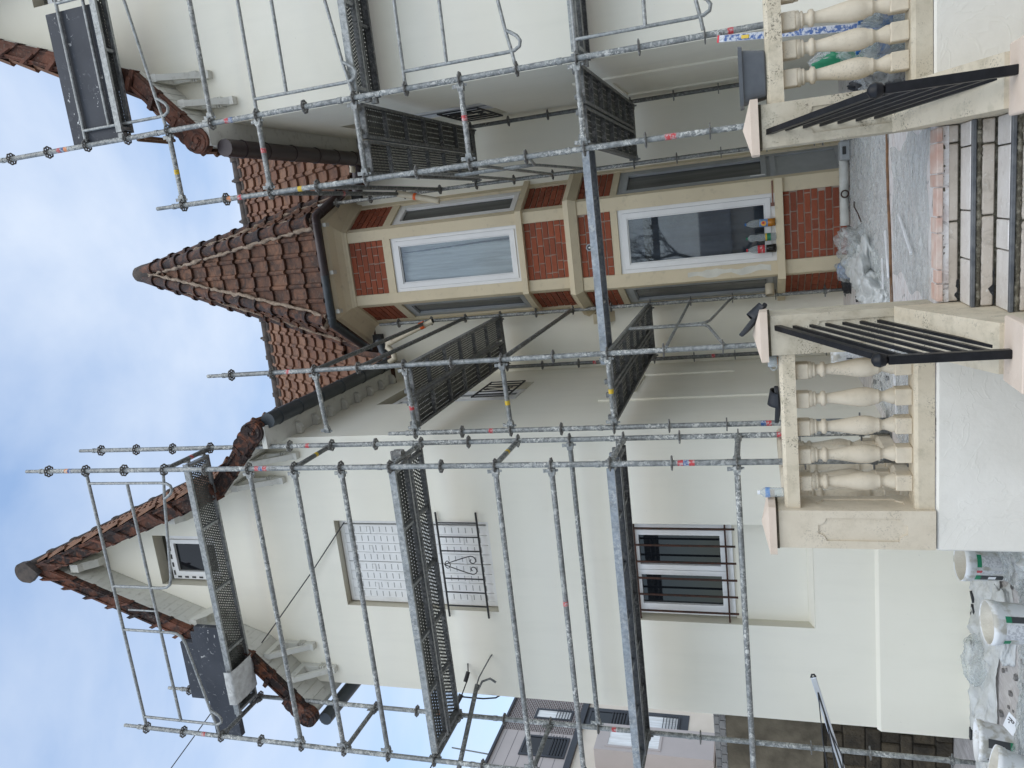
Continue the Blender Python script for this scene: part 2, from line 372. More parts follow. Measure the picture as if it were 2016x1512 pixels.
mx = t.n('ShaderNodeMixShader', {0: 0.86}); t.set(mx, 1, tr); t.set(mx, 2, df); t.done(mx.outputs[0])
simple('sheet_white', (0.66, 0.67, 0.65), 0.8, c2=(0.50, 0.50, 0.48), scale=16, bump=0.8, bscale=30, bdist=0.02)
simple('plastic_grey', (0.115, 0.125, 0.135), 0.42, c2=(0.10, 0.108, 0.118), scale=18)
simple('rubber_black', (0.013, 0.014, 0.017), 0.5)
simple('bucket_white', (0.78, 0.79, 0.79), 0.45, c2=(0.50, 0.48, 0.42), scale=13, lo=0.48, hi=0.62, bump=0.2)
simple('bucket_mud', (0.60, 0.57, 0.49), 0.85, c2=(0.48, 0.45, 0.38), scale=10, bump=0.6)
simple('label_green', (0.012, 0.21, 0.10), 0.5)
simple('label_red', (0.60, 0.03, 0.045), 0.5)
simple('label_grey', (0.42, 0.43, 0.45), 0.6, c2=(0.60, 0.61, 0.62), scale=70, lo=0.45, hi=0.5)
simple('label_black', (0.045, 0.048, 0.052), 0.55)
simple('label_white', (0.80, 0.81, 0.82), 0.5)
simple('label_blue', (0.06, 0.20, 0.50), 0.4, c2=(0.3, 0.4, 0.55), scale=30)
simple('label_sun', (0.85, 0.42, 0.05), 0.4)
simple('juice', (0.44, 0.17, 0.015), 0.2)
simple('cola', (0.008, 0.006, 0.006), 0.15)
simple('cap_blue', (0.03, 0.16, 0.45), 0.4)
t = NT('pet'); 
tr = t.n('ShaderNodeBsdfTransparent', {'Color': (0.93, 0.95, 0.95)}).outputs[0]
gl = t.bsdf((0.62, 0.66, 0.67), 0.12, 0, None, 0.7)
fr = t.n('ShaderNodeLayerWeight', {'Blend': 0.35}).outputs['Facing']
mx = t.n('ShaderNodeMixShader', {0: t.math('MULTIPLY_ADD', fr, 0.55, 0.24)}); t.set(mx, 1, tr); t.set(mx, 2, gl); t.done(mx.outputs[0])
simple('alu', (0.68, 0.69, 0.71), 0.3, 0.85, (0.58, 0.59, 0.61), 10)
simple('cable_black', (0.012, 0.012, 0.013), 0.5)
simple('wood_lath', (0.70, 0.71, 0.72), 0.5, c2=(0.60, 0.60, 0.60), scale=12)
simple('wood_brown', (0.22, 0.12, 0.06), 0.8, c2=(0.12, 0.065, 0.035), scale=20, bump=0.3)
simple('rubble_grey', (0.30, 0.29, 0.28), 0.95, c2=(0.12, 0.115, 0.11), scale=10, bump=0.8, rand=0.3)
simple('hose_pale', (0.62, 0.62, 0.58), 0.6, c2=(0.50, 0.50, 0.46), scale=10)
simple('copper_pipe', (0.26, 0.12, 0.085), 0.6, c2=(0.18, 0.085, 0.06), scale=12)
simple('lamp_grey', (0.30, 0.31, 0.32), 0.4, 0.5)

# ---------------------------------------------------------------- mesh helpers
WM = {}
WL = {}                                     # world location of every object built here
class MB:
    def __init__(s): s.v = []; s.f = []; s.sm = []
    def add(s, vs, fs, smooth=False):
        k = len(s.v); s.v += [tuple(p) for p in vs]
        for f in fs: s.f.append(tuple(i + k for i in f)); s.sm.append(smooth)
        return s
    def box(s, x0, x1, y0, y1, z0, z1, mtx=None):
        p = [(x0, y0, z0), (x1, y0, z0), (x1, y1, z0), (x0, y1, z0), (x0, y0, z1), (x1, y0, z1), (x1, y1, z1), (x0, y1, z1)]
        if mtx: p = [mtx @ Vector(q) for q in p]
        return s.add(p, [(0, 3, 2, 1), (4, 5, 6, 7), (0, 1, 5, 4), (1, 2, 6, 5), (2, 3, 7, 6), (3, 0, 4, 7)])
    def bbox(s, x0, x1, y0, y1, z0, z1, b=0.004, mtx=None):     # box with chamfered edges
        c = ((x0 + x1) / 2, (y0 + y1) / 2, (z0 + z1) / 2); h = (abs(x1 - x0) / 2, abs(y1 - y0) / 2, abs(z1 - z0) / 2)
        b = min(b, min(h) * 0.6); vs, ix = [], {}
        for sx in (-1, 1):
            for sy in (-1, 1):
                for sz in (-1, 1):
                    for ax in range(3):
                        q = [sx * h[0], sy * h[1], sz * h[2]]
                        for j in range(3):
                            if j != ax: q[j] -= (sx, sy, sz)[j] * b
                        ix[(sx, sy, sz, ax)] = len(vs); vs.append(Vector((c[0] + q[0], c[1] + q[1], c[2] + q[2])))
        fs = []
        for ax in range(3):
            o1, o2 = [(1, 2), (2, 0), (0, 1)][ax]
            for sg in (-1, 1):
                qd = []
                for (u, w) in ((-1, -1), (1, -1), (1, 1), (-1, 1)):
                    k = [0, 0, 0]; k[ax] = sg; k[o1] = u; k[o2] = w; qd.append(ix[(k[0], k[1], k[2], ax)])
                fs.append(tuple(qd if sg > 0 else qd[::-1]))
        for ax in range(3):                                      # edges along axis ax
            o1, o2 = [(1, 2), (2, 0), (0, 1)][ax]
            for u in (-1, 1):
                for w in (-1, 1):
                    k0 = [0, 0, 0]; k1 = [0, 0, 0]; k0[ax] = -1; k1[ax] = 1
                    for k in (k0, k1): k[o1] = u; k[o2] = w
                    q = (ix[(*k0, o1)], ix[(*k1, o1)], ix[(*k1, o2)], ix[(*k0, o2)])
                    fs.append(q if u * w < 0 else q[::-1])
        for sx in (-1, 1):
            for sy in (-1, 1):
                for sz in (-1, 1):
                    q = (ix[(sx, sy, sz, 0)], ix[(sx, sy, sz, 1)], ix[(sx, sy, sz, 2)])
                    fs.append(q if sx * sy * sz > 0 else q[::-1])
        if mtx: vs = [mtx @ p for p in vs]
        return s.add(vs, fs)
    def cyl(s, p0, p1, r0, r1=None, n=10, caps=True, smooth=True):
        p0, p1 = Vector(p0), Vector(p1); r1 = r0 if r1 is None else r1
        d = (p1 - p0).normalized(); u = d.orthogonal().normalized(); w = d.cross(u)
        a = [p0 + (u * math.cos(2 * math.pi * i / n) + w * math.sin(2 * math.pi * i / n)) * r0 for i in range(n)]
        b = [p1 + (u * math.cos(2 * math.pi * i / n) + w * math.sin(2 * math.pi * i / n)) * r1 for i in range(n)]
        s.add(a + b, [(i, (i + 1) % n, n + (i + 1) % n, n + i) for i in range(n)], smooth)
        if caps: s.add(a, [tuple(range(n))[::-1]]); s.add(b, [tuple(range(n))])
        return s
    def tube(s, pts, r, n=8, caps=True):
        pts = [Vector(p) for p in pts]; rings = []; u = None
        for i, p in enumerate(pts):
            d = (pts[min(i + 1, len(pts) - 1)] - pts[max(i - 1, 0)]).normalized()
            u = d.orthogonal().normalized() if u is None else (u - d * u.dot(d)).normalized()
            w = d.cross(u); rr = r[i] if isinstance(r, (list, tuple)) else r
            rings.append([p + (u * math.cos(2 * math.pi * k / n) + w * math.sin(2 * math.pi * k / n)) * rr for k in range(n)])
        m = len(pts)
        s.add([q for rg in rings for q in rg], [(i * n + k, i * n + (k + 1) % n, (i + 1) * n + (k + 1) % n, (i + 1) * n + k) for i in range(m - 1) for k in range(n)], True)
        if caps: s.add(rings[0], [tuple(range(n))[::-1]]); s.add(rings[-1], [tuple(range(n))])
        return s
    def lathe(s, prof, c=(0, 0, 0), n=16, mtx=None, cap=True):
        vs = []
        for r, z in prof:
            for k in range(n):
                q = Vector((c[0] + r * math.cos(2 * math.pi * k / n), c[1] + r * math.sin(2 * math.pi * k / n), c[2] + z)); vs.append(mtx @ q if mtx else q)
        m = len(prof)
        s.add(vs, [(i * n + k, i * n + (k + 1) % n, (i + 1) * n + (k + 1) % n, (i + 1) * n + k) for i in range(m - 1) for k in range(n)], True)
        if cap:
            s.add(vs[:n], [tuple(range(n))[::-1]]); s.add(vs[-n:], [tuple(range(n))])
        return s
    def prism(s, poly, d0, d1, mp):                              # poly in 2d, mp(u, v, depth) -> point
        n = len(poly)
        vs = [mp(u, v, d0) for u, v in poly] + [mp(u, v, d1) for u, v in poly]
        return s.add(vs, [tuple(range(n))[::-1], tuple(range(n, 2 * n))] + [(i, (i + 1) % n, n + (i + 1) % n, n + i) for i in range(n)])
    def mesh(s, name, origin=(0, 0, 0)):
        me = bpy.data.meshes.new(name); o = Vector(origin)
        me.from_pydata([tuple(Vector(p) - o) for p in s.v], [], s.f)
        bm = bmesh.new(); bm.from_mesh(me)
        if CLEAN:
            bmesh.ops.remove_doubles(bm, verts=bm.verts, dist=1e-6); bmesh.ops.recalc_face_normals(bm, faces=bm.faces)
            bm.to_mesh(me)
            me.update()
        bm.free()
        if not CLEAN: me.polygons.foreach_set('use_smooth', s.sm)
        return me
    def build(s, name, mat, parent=None, origin=None, smooth=None):
        if origin is None:
            xs = [p[0] for p in s.v]; ys = [p[1] for p in s.v]; zs = [p[2] for p in s.v]
            origin = ((min(xs) + max(xs)) / 2, (min(ys) + max(ys)) / 2, min(zs))
        me = s.mesh(name, origin)
        return place(name, me, mat, parent, origin)
CLEAN = False
def fix_normals(me):
    bm = bmesh.new(); bm.from_mesh(me)
    bmesh.ops.recalc_face_normals(bm, faces=bm.faces); bm.to_mesh(me); bm.free()
def place(name, me, mat, parent=None, loc=(0, 0, 0), rot=None, scale=None, mtx=None):
    if mat and not me.materials: me.materials.append(M[mat])
    o = bpy.data.objects.new(name, me); col.objects.link(o)
    if mtx is None:
        mtx = Matrix.Translation(loc)
        if rot: mtx = mtx @ Euler(rot).to_matrix().to_4x4()
        if scale: mtx = mtx @ Matrix.Diagonal((*scale, 1.0))
    WM[o.name] = mtx.copy(); WL[o.name] = mtx.to_translation()
    if parent is not None:
        o.parent = parent; o.matrix_local = WM[parent.name].inverted() @ mtx
    else: o.matrix_local = mtx
    return o
def thing(name, label, cat, loc, group=None):
    o = bpy.data.objects.new(name, None); col.objects.link(o); o.location = loc; o.empty_display_size = 0.2
    WL[o.name] = Vector(loc); WM[o.name] = Matrix.Translation(loc); return tag(o, label, cat, group)
def part_group(name, parent, loc):                               # an Empty part that carries sub-parts
    o = bpy.data.objects.new(name, None); col.objects.link(o); o.parent = parent; o.empty_display_size = 0.1
    WL[o.name] = Vector(loc); WM[o.name] = Matrix.Translation(loc); o.location = Vector(loc) - WL[parent.name]; return o
def tag(o, label=None, cat=None, group=None, kind=None):
    if label: o['label'] = label
    if cat: o['category'] = cat
    if group: o['group'] = group
    if kind: o['kind'] = kind
    return o
def frame_mtx(o, x, z):                                          # local x along x, z up the given normal
    x = Vector(x).normalized(); z = Vector(z).normalized(); y = z.cross(x).normalized(); z = x.cross(y)
    return Matrix(((x[0], y[0], z[0], o[0]), (x[1], y[1], z[1], o[1]), (x[2], y[2], z[2], o[2]), (0, 0, 0, 1)))

# ---------------------------------------------------------------- ground
TER = 0.68                                                       # terrace level
g = MB(); N_ = 48
g.add([(-140, -140, -0.004), (140, -140, -0.004), (140, 140, -0.004), (-140, 140, -0.004)], [(0, 1, 2, 3)])
tag(g.build('ground', 'yard_ground', None, (0, 0, 0)), kind='structure')

# ---------------------------------------------------------------- the house
house = thing('house', 'white rendered house with two gabled wings and a red brick corner-cut bay under scaffolding', 'house', (-0.4, 10.0, 0.0))

def clip_poly(poly, a, b, c):                                    # keep a*u + b*v + c >= 0
    out = []
    for i in range(len(poly)):
        p, q = poly[i], poly[(i + 1) % len(poly)]
        dp, dq = a * p[0] + b * p[1] + c, a * q[0] + b * q[1] + c
        if dp >= 0: out.append(p)
        if (dp >= 0) != (dq >= 0):
            k = dp / (dp - dq); out.append((p[0] + (q[0] - p[0]) * k, p[1] + (q[1] - p[1]) * k))
    return out
def wall(name, mat, mp, u0, u1, v0, v1, holes, depth, profile=None, extra_v=(), flip=False):
    """sheet with openings; holes = (u0,u1,v0,v1); mp(u,v,d) with d going into the wall"""
    us = sorted(set([u0, u1] + [h[0] for h in holes] + [h[1] for h in holes]))
    vs = sorted(set([v0, v1] + [h[2] for h in holes] + [h[3] for h in holes] + list(extra_v)))
    mb = MB()
    def face(poly): mb.add([mp(u, v, 0) for u, v in poly], [tuple(range(len(poly)))[::-1] if flip else tuple(range(len(poly)))])
    for i in range(len(us) - 1):
        for j in range(len(vs) - 1):
            uc, vc = (us[i] + us[i + 1]) / 2, (vs[j] + vs[j + 1]) / 2
            if any(h[0] < uc < h[1] and h[2] < vc < h[3] for h in holes): continue
            poly = [(us[i], vs[j]), (us[i + 1], vs[j]), (us[i + 1], vs[j + 1]), (us[i], vs[j + 1])]
            if profile:
                for ln in profile(vc):
                    if poly: poly = clip_poly(poly, *ln)
            if len(poly) > 2: face(poly)
    mb.build(name, mat, house)
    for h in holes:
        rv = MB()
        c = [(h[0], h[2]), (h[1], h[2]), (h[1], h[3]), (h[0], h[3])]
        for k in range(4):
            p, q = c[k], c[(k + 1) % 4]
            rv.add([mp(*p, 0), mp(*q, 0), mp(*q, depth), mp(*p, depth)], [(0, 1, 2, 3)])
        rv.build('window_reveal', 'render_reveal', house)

WC, RC = -3.53, 2.77                                             # centre lines of the two wings
U_AP, U_KN, U_EV = (0.0, 9.98), (0.94, 7.33), (1.63, 6.65)       # underside of the roofs (offset from centre, height)
T_AP, T_KN, T_EV = (0.0, 10.42), (1.105, 7.41), (1.745, 6.775)      # top of the tiles
def gable_lines(c):
    def f(v):
        (a, b) = (U_AP, U_KN) if v > U_KN[1] else (U_KN, U_EV)
        k = (b[0] - a[0]) / (b[1] - a[1])                        # du/dv (negative)
        # |u-c| <= a0 + k (v - a1)
        return [(-1, k, c + a[0] - k * a[1]), (1, k, -c + a[0] - k * a[1])]
    return f
mpF = lambda u, v, d: (u, 7.0 + d, v)
GW = (-0.33, 0.31, 7.86, 8.77)
wall('gable_wall', 'render_white', mpF, -5.03, -2.035, 0.0, 9.95, [(WC + GW[0], WC + GW[1], GW[2], GW[3]), (-4.02, -3.0, 4.42, 6.23), (-4.03, -3.0, 1.29, 3.02)], 0.15, gable_lines(WC), (U_KN[1],))
wall('gable_wall', 'render_white', mpF, 1.27, 4.27, 0.0, 9.95, [(RC + 0.30 + GW[0], RC + 0.30 + GW[1], GW[2], GW[3]), (2.60, 3.6, 4.42, 6.23)], 0.15, gable_lines(RC), (U_KN[1],))
wall('wing_wall', 'render_white', lambda u, v, d: (-2.035 - d, u, v), 7.0, 10.0, TER, 6.75, [(8.36, 9.25, 4.42, 6.22)], 0.15)
wall('wing_wall', 'render_white', lambda u, v, d: (1.27 + d, u, v), 7.0, 10.0, TER, 6.75, [(8.33, 9.38, 4.41, 6.13)], 0.15, flip=True)
wall('recess_wall', 'render_white', lambda u, v, d: (u, 10.0 + d, v), -2.035, 1.27, TER, 6.95, [], 0.1)
wall('wing_wall', 'render_white', lambda u, v, d: (-5.03 + d, u, v), 7.0, 13.0, 0.0, 6.75, [], 0.1, flip=True)
# plinth, shallow blind niches on the two side walls
pl = MB(); pl.add([mpF(u, v, d) for u, v, d in [(-5.045, 0, -0.035), (-2.30, 0, -0.035), (-2.30, 0.745, -0.035), (-5.045, 0.745, -0.035), (-2.30, 0.775, 0.0), (-5.045, 0.775, 0.0), (-5.045, 0, 0.0), (-2.30, 0, 0.0)]], [(0, 1, 2, 3), (3, 2, 4, 5), (0, 3, 5, 6), (1, 7, 4, 2)])
pl.build('plinth', 'render_white', house)
for sx, X, y0, y1, z0, z1 in ((1, -2.035, 8.37, 9.27, 1.96, 3.02), (-1, 1.27, 8.33, 9.4, 1.76, 2.98)):
    m = MB()                                                     # raised border round the blind niche
    xa, xb = X + sx * 0.0015, X + sx * 0.022
    for a in ((y0 - 0.30, y1 + 0.30, z1, z1 + 0.35), (y0 - 0.30, y1 + 0.30, z0 - 0.45, z0), (y0 - 0.30, y0, z0, z1), (y1, y1 + 0.30, z0, z1)):
        m.box(min(xa, xb), max(xa, xb), a[0], a[1], a[2], a[3])
    m.build('niche_border', 'render_white', house)

# ---- windows of the wings
def win_frame(mp, u0, u1, v0, v1, w, d0, d1):                    # picture-frame of four bars
    m = MB()
    for a in ((u0, u1, v0, v0 + w), (u0, u1, v1 - w, v1), (u0, u0 + w, v0 + w, v1 - w), (u1 - w, u1, v0 + w, v1 - w)):
        pts = [mp(x, z, d) for d in (d0, d1) for x, z in ((a[0], a[2]), (a[1], a[2]), (a[1], a[3]), (a[0], a[3]))]
        m.add(pts, [(0, 1, 2, 3), (7, 6, 5, 4), (0, 4, 5, 1), (1, 5, 6, 2), (2, 6, 7, 3), (3, 7, 4, 0)])
    return m
def mbox(mp, u0, u1, v0, v1, d0, d1, m=None):
    m = m or MB()
    pts = [mp(x, z, d) for d in (d0, d1) for x, z in ((u0, v0), (u1, v0), (u1, v1), (u0, v1))]
    return m.add(pts, [(0, 1, 2, 3), (7, 6, 5, 4), (0, 4, 5, 1), (1, 5, 6, 2), (2, 6, 7, 3), (3, 7, 4, 0)])
def window(name, mp, u0, u1, v0, v1, d, fmat, glass, sash=1, fw=0.055, label=None):
    grp = win_frame(mp, u0, u1, v0, v1, fw, d - 0.03, d + 0.04).build(name, fmat, house)
    n = sash; w = (u1 - u0 - 2 * fw) / n
    for i in range(n):
        a, b = u0 + fw + i * w + 0.003, u0 + fw + (i + 1) * w - 0.003
        win_frame(mp, a, b, v0 + fw + 0.003, v1 - fw - 0.003, 0.05, d - 0.045, d + 0.02).build('sash', fmat, grp)
        mbox(mp, a + 0.05, b - 0.05, v0 + fw + 0.053, v1 - fw - 0.053, d - 0.012, d - 0.006).build('pane', glass, grp)
    if label: grp['label'] = label
    return grp
for c in (WC, RC + 0.30):
    gw = window('window', mpF, c + GW[0] + 0.03, c + GW[1] - 0.03, GW[2], GW[3] - 0.1, 0.13, 'pvc_white', 'glass_dark', label='small attic window still wearing its printed protective tape')
    tp = MB()                                                    # dashes printed on the protective tape
    for k in range(7):
        z = GW[2] + 0.06 + k * 0.105
        mbox(mpF, c + GW[0] + 0.045, c + GW[0] + 0.068, z, z + 0.055, 0.0965, 0.099, tp)
        if k < 5: mbox(mpF, c - 0.25 + k * 0.105, c - 0.19 + k * 0.105, GW[3] - 0.141, GW[3] - 0.118, 0.0965, 0.099, tp)
    tp.build('tape_print', 'slot_dark', gw)
    cl = MB(); cl.add([mpF(c + 0.17, 7.98, 0.119), mpF(c + 0.17, 8.55, 0.119), mpF(c - 0.10, 8.55, 0.119), mpF(c - 0.17, 7.98, 0.119)], [(0, 1, 2, 3)])
# roller shutter window with wrought iron guard
mbk = mbox(mpF, -4.02, -3.0, 4.42, 6.23, 0.15, 0.17); mbk.build('interior_wall', 'interior_dark', house)
sh = win_frame(mpF, -4.005, -3.015, 4.43, 6.22, 0.05, 0.09, 0.14).build('shutter', 'shutter_white', house)
for i in range(2):                                               # two leaves of four slatted panels each
    for k in range(4):
        a = -3.965 + i * 0.445 + k * 0.11
        lf = mbox(mpF, a, a + 0.105, 4.48, 6.17, 0.095, 0.125).build('shutter_leaf', 'shutter_white', sh)
sl = MB()
for i in range(2):
    for k in range(4):
        a = -3.965 + i * 0.445 + k * 0.11
        for q in range(20):
            z = 4.56 + q * 0.078
            if 5.30 < z < 5.36: continue
            mbox(mpF, a + 0.022, a + 0.083, z, z + 0.009, 0.0935, 0.0946, sl)
tag(sl.build('slots', 'slot_grey', sh), kind='stuff')
for k in range(8):
    z = 5.85 if k % 2 else 4.75
    mbox(mpF, -3.97 + k * 0.112, -3.89 + k * 0.112, z, z + 0.035, 0.088, 0.0945).build('hinge', 'shutter_white', sh)
fl = MB(); fl.add([mpF(u, v, 0.1495) for u, v in ((-4.0, 4.42), (-4.02, 4.5), (-4.019, 6.22), (-3.98, 6.22))], [(0, 1, 2, 3)])
def guard(mp, u0, u1, z0, z1, n, name='window_guard', over=0.13):
    m = MB()
    for z in (z0, z1): m.cyl(mp(u0 - over, z, -0.03), mp(u1 + over * 0.9, z, -0.03), 0.011, n=6)
    g_ = m.build(name, 'iron_black', house)
    for i in range(n + 1):
        u = u0 + (u1 - u0) * i / n
        if n == 6 and i == 3: continue
        MB().cyl(mp(u, z0, -0.03), mp(u, z1, -0.03), 0.008, n=6).build('guard_bar', 'iron_black', g_)
    c = (u0 + u1) / 2; hh = (z1 - z0)
    for sg in (-1, 1):                                           # heart scroll
        pts = [mp(c, z1 - 0.05 * hh, -0.03), mp(c + sg * 0.045, z1 - 0.32 * hh, -0.03), mp(c + sg * 0.09, z1 - 0.62 * hh, -0.03)]
        cc, rr = (c + sg * 0.052, z0 + 0.24 * hh), 0.052
        for k in range(15):
            a = -0.2 + k * 0.42; r2 = rr * (1 - k * 0.052)
            pts.append(mp(cc[0] + sg * r2 * math.cos(a), cc[1] - r2 * math.sin(a), -0.03))
        MB().tube(pts, 0.0055, 5).build('scroll', 'iron_black', g_)
        pts = [mp(c + sg * (0.012 + 0.03 * math.sin(k * 0.5)), z1 - 0.03 - 0.018 * k * 0.5, -0.03) for k in range(8)]
        MB().tube(pts, 0.0045, 5).build('scroll', 'iron_black', g_)
    return g_
guard(mpF, -3.95, -3.0, 4.53, 4.98, 6)
# lower window with rusty bars
window('window', mpF, -3.99, -3.03, 2.0, 3.0, 0.11, 'pvc_white', 'glass_dark', 2, 0.06, label='two-sash white window behind rusty vertical bars')
mbox(mpF, -4.03, -3.0, 1.29, 1.995, 0.12, 0.16).build('apron_panel', 'render_white', house)
m = MB(); m.add([mpF(u, v, d) for u, v, d in ((-4.03, 1.29, -0.004), (-3.0, 1.29, -0.004), (-3.0, 1.34, 0.119), (-4.03, 1.34, 0.119))], [(0, 1, 2, 3)]); m.build('niche_sill', 'render_white', house)
bg = MB().box(-4.03, -3.0, 7.028, 7.042, 2.052, 2.068).build('window_bars', 'iron_rust', house)
MB().box(-4.03, -3.0, 7.028, 7.042, 2.912, 2.928).build('bar', 'iron_rust', bg)
for i in range(6):
    u = -3.93 + i * 0.175
    MB().box(u - 0.008, u + 0.008, 7.012, 7.027, 1.97, 3.0).build('bar', 'iron_rust', bg)
# side windows with guards
mpL = lambda u, v, d: (-2.035 - d, u, v)
mpR = lambda u, v, d: (1.27 + d, u, v)
window('window', mpL, 8.40, 9.21, 4.46, 6.18, 0.11, 'pvc_white', 'glass_dark', 2)
guard(mpL, 8.42, 9.20, 4.53, 4.98, 6, over=0.0)
window('window', mpR, 8.37, 9.34, 4.45, 6.09, 0.11, 'pvc_white', 'glass_dark', 2)
guard(mpR, 8.40, 9.32, 4.48, 4.95, 6, over=0.0)
mbox(mpR, 8.50, 8.62, 4.60, 4.85, -0.055, -0.04).build('guard_plate', 'iron_black', house)
window('window', mpF, 2.64, 3.56, 4.46, 6.19, 0.11, 'pvc_white', 'glass_dark', 2)

# ---- roofs of the wings
def wing_roof(c, y0=6.67, y1=13.2):
    body = MB()
    prof = [(-T_EV[0], T_EV[1] - 0.06), (-T_KN[0] + 0.01, T_KN[1] - 0.06), (0, T_AP[1] - 0.1), (T_KN[0] - 0.01, T_KN[1] - 0.06), (T_EV[0], T_EV[1] - 0.06), (U_EV[0], U_EV[1] + 0.03), (U_KN[0], U_KN[1] + 0.03), (0, U_AP[1] + 0.04), (-U_KN[0], U_KN[1] + 0.03), (-U_EV[0], U_EV[1] + 0.03)]
    n = len(prof)
    v0 = [(c + p[0], y0, p[1]) for p in prof]; v1 = [(c + p[0], y1, p[1]) for p in prof]
    body.add(v0 + v1, [(i, (i + 1) % n, n + (i + 1) % n, n + i) for i in range(n)] + [(0, 1, 8, 9), (1, 2, 7, 8), (2, 3, 6, 7), (3, 4, 5, 6)])
    rf = body.build('wing_roof', 'timber_white', house)
    return rf
def slope_tiles(c, sg, y0, y1, step=0.30, w=0.21):               # rows of interlocking tiles on a wing slope, joined
    m = MB()
    for (a, b, rows) in ((T_AP, T_KN, 10), (T_KN, T_EV, 3)):
        p0, p1 = Vector((c + sg * a[0], 0, a[1])), Vector((c + sg * b[0], 0, b[1]))
        d = (p1 - p0) / rows; nrm = Vector((sg * -(b[1] - a[1]), 0, (b[0] - a[0]))).normalized()
        for i in range(rows):
            ncol = int((y1 - y0) / w)
            for j in range(ncol):
                ya = y0 + j * w
                t0, t1 = p0 + d * i + nrm * 0.005, p0 + d * (i + 1.06) + nrm * 0.04
                prof = [(0, 0.0), (0.02, 0.03), (0.05, 0.036), (0.075, 0.01), (0.19, 0.0), (w, 0.0)]
                vs = [(*(t0 + nrm * h).xz, ya + u) for u, h in prof] + [(*(t1 + nrm * h).xz, ya + u) for u, h in prof] + [(*(t1 + nrm * (h - 0.03)).xz, ya + u) for u, h in prof]
                vs = [(p[0], p[2], p[1]) for p in vs]; k = len(prof)
                m.add(vs, [(q, q + 1, k + q + 1, k + q) for q in range(k - 1)] + [(k + q, k + q + 1, 2 * k + q + 1, 2 * k + q) for q in range(k - 1)])
    return m
def verge(c, sg, rf, matname, ystart=6.57):
    # long flat verge tiles lapped down the gable edge
    segs = [(T_AP, T_KN, U_AP, U_KN, 10), (T_KN, T_EV, U_KN, U_EV, 3)]
    for (a, b, ua, ub, n) in segs:
        for i in range(n):
            f0, f1 = i / n, (i + 1) / n
            def pt(f, g, y):                                     # f along, g 0 top .. 1 bottom
                tx, tz = a[0] + (b[0] - a[0]) * f, a[1] + (b[1] - a[1]) * f
                ux, uz = ua[0] + (ub[0] - ua[0]) * f, ua[1] + (ub[1] - ua[1]) * f
                return Vector((c + sg * (tx + (ux - tx) * g), y, tz + (uz - tz) * g))
            m = MB()
            def slab(fa, fb, ga, gb, y_0, y_1):
                q = [pt(fa, ga, y_0), pt(fb, ga, y_0), pt(fb, gb, y_0), pt(fa, gb, y_0), pt(fa, ga, y_1), pt(fb, ga, y_1), pt(fb, gb, y_1), pt(fa, gb, y_1)]
                m.add(q, [(0, 1, 2, 3), (7, 6, 5, 4), (0, 4, 5, 1), (1, 5, 6, 2), (2, 6, 7, 3), (3, 7, 4, 0)])
            lap = 0.05 / n * 10 * 0.2
            slab(f0, f1 + 0.006, -0.02, 0.98, ystart + 0.03, 6.665)
            slab(f0 + 0.02 / n, f1 - 0.1 / n, 0.10, 0.22, ystart + 0.012, ystart + 0.032)     # long bead
            slab(f0 + 0.02 / n, f1 - 0.1 / n, 0.80, 0.90, ystart + 0.018, ystart + 0.032)
            slab(f1 - 0.12 / n, f1 + 0.03 / n, -0.09, 0.60, ystart - 0.012, 6.665)            # raised lip at the lap
            slab(f1 - 0.09 / n, f1 + 0.06 / n, 0.55, 1.03, ystart + 0.004, 6.665)
            m.build('verge_tile', matname if (i % 3 or n == 3) else 'tile_verge_red', rf)
    e = Vector((c + sg * 1.685, 0, 6.735))
    sc = MB()                                                    # scroll stop at the eave
    sc.cyl((e.x, ystart, e.z), (e.x, 6.66, e.z), 0.12, n=22)
    sp = [(e.x + sg * (0.112 - 0.0042 * k) * math.cos(0.9 - k * 0.42), ystart + 0.002, e.z + (0.112 - 0.0042 * k) * math.sin(0.9 - k * 0.42)) for k in range(22)]
    sc.tube(sp, 0.013, 6, False)
    sc.cyl((e.x, ystart - 0.02, e.z), (e.x, ystart, e.z), 0.026, n=12)
    nx_, nz_ = (T_KN[0] + U_KN[0]) / 2 - (T_EV[0] + U_EV[0]) / 2, (T_KN[1] + U_KN[1]) / 2 - (T_EV[1] + U_EV[1]) / 2
    for k in range(3):
        q0 = Vector((e.x + sg * nx_ * (0.02 + 0.10 * k), 0, e.z + 0.03 + nz_ * (0.02 + 0.10 * k)))
        sc.cyl((q0.x, ystart + 0.006 - 0.004 * k, q0.z), (q0.x, 6.66, q0.z), 0.112 - 0.008 * k, n=18)
    sc.build('verge_scroll', matname, rf)
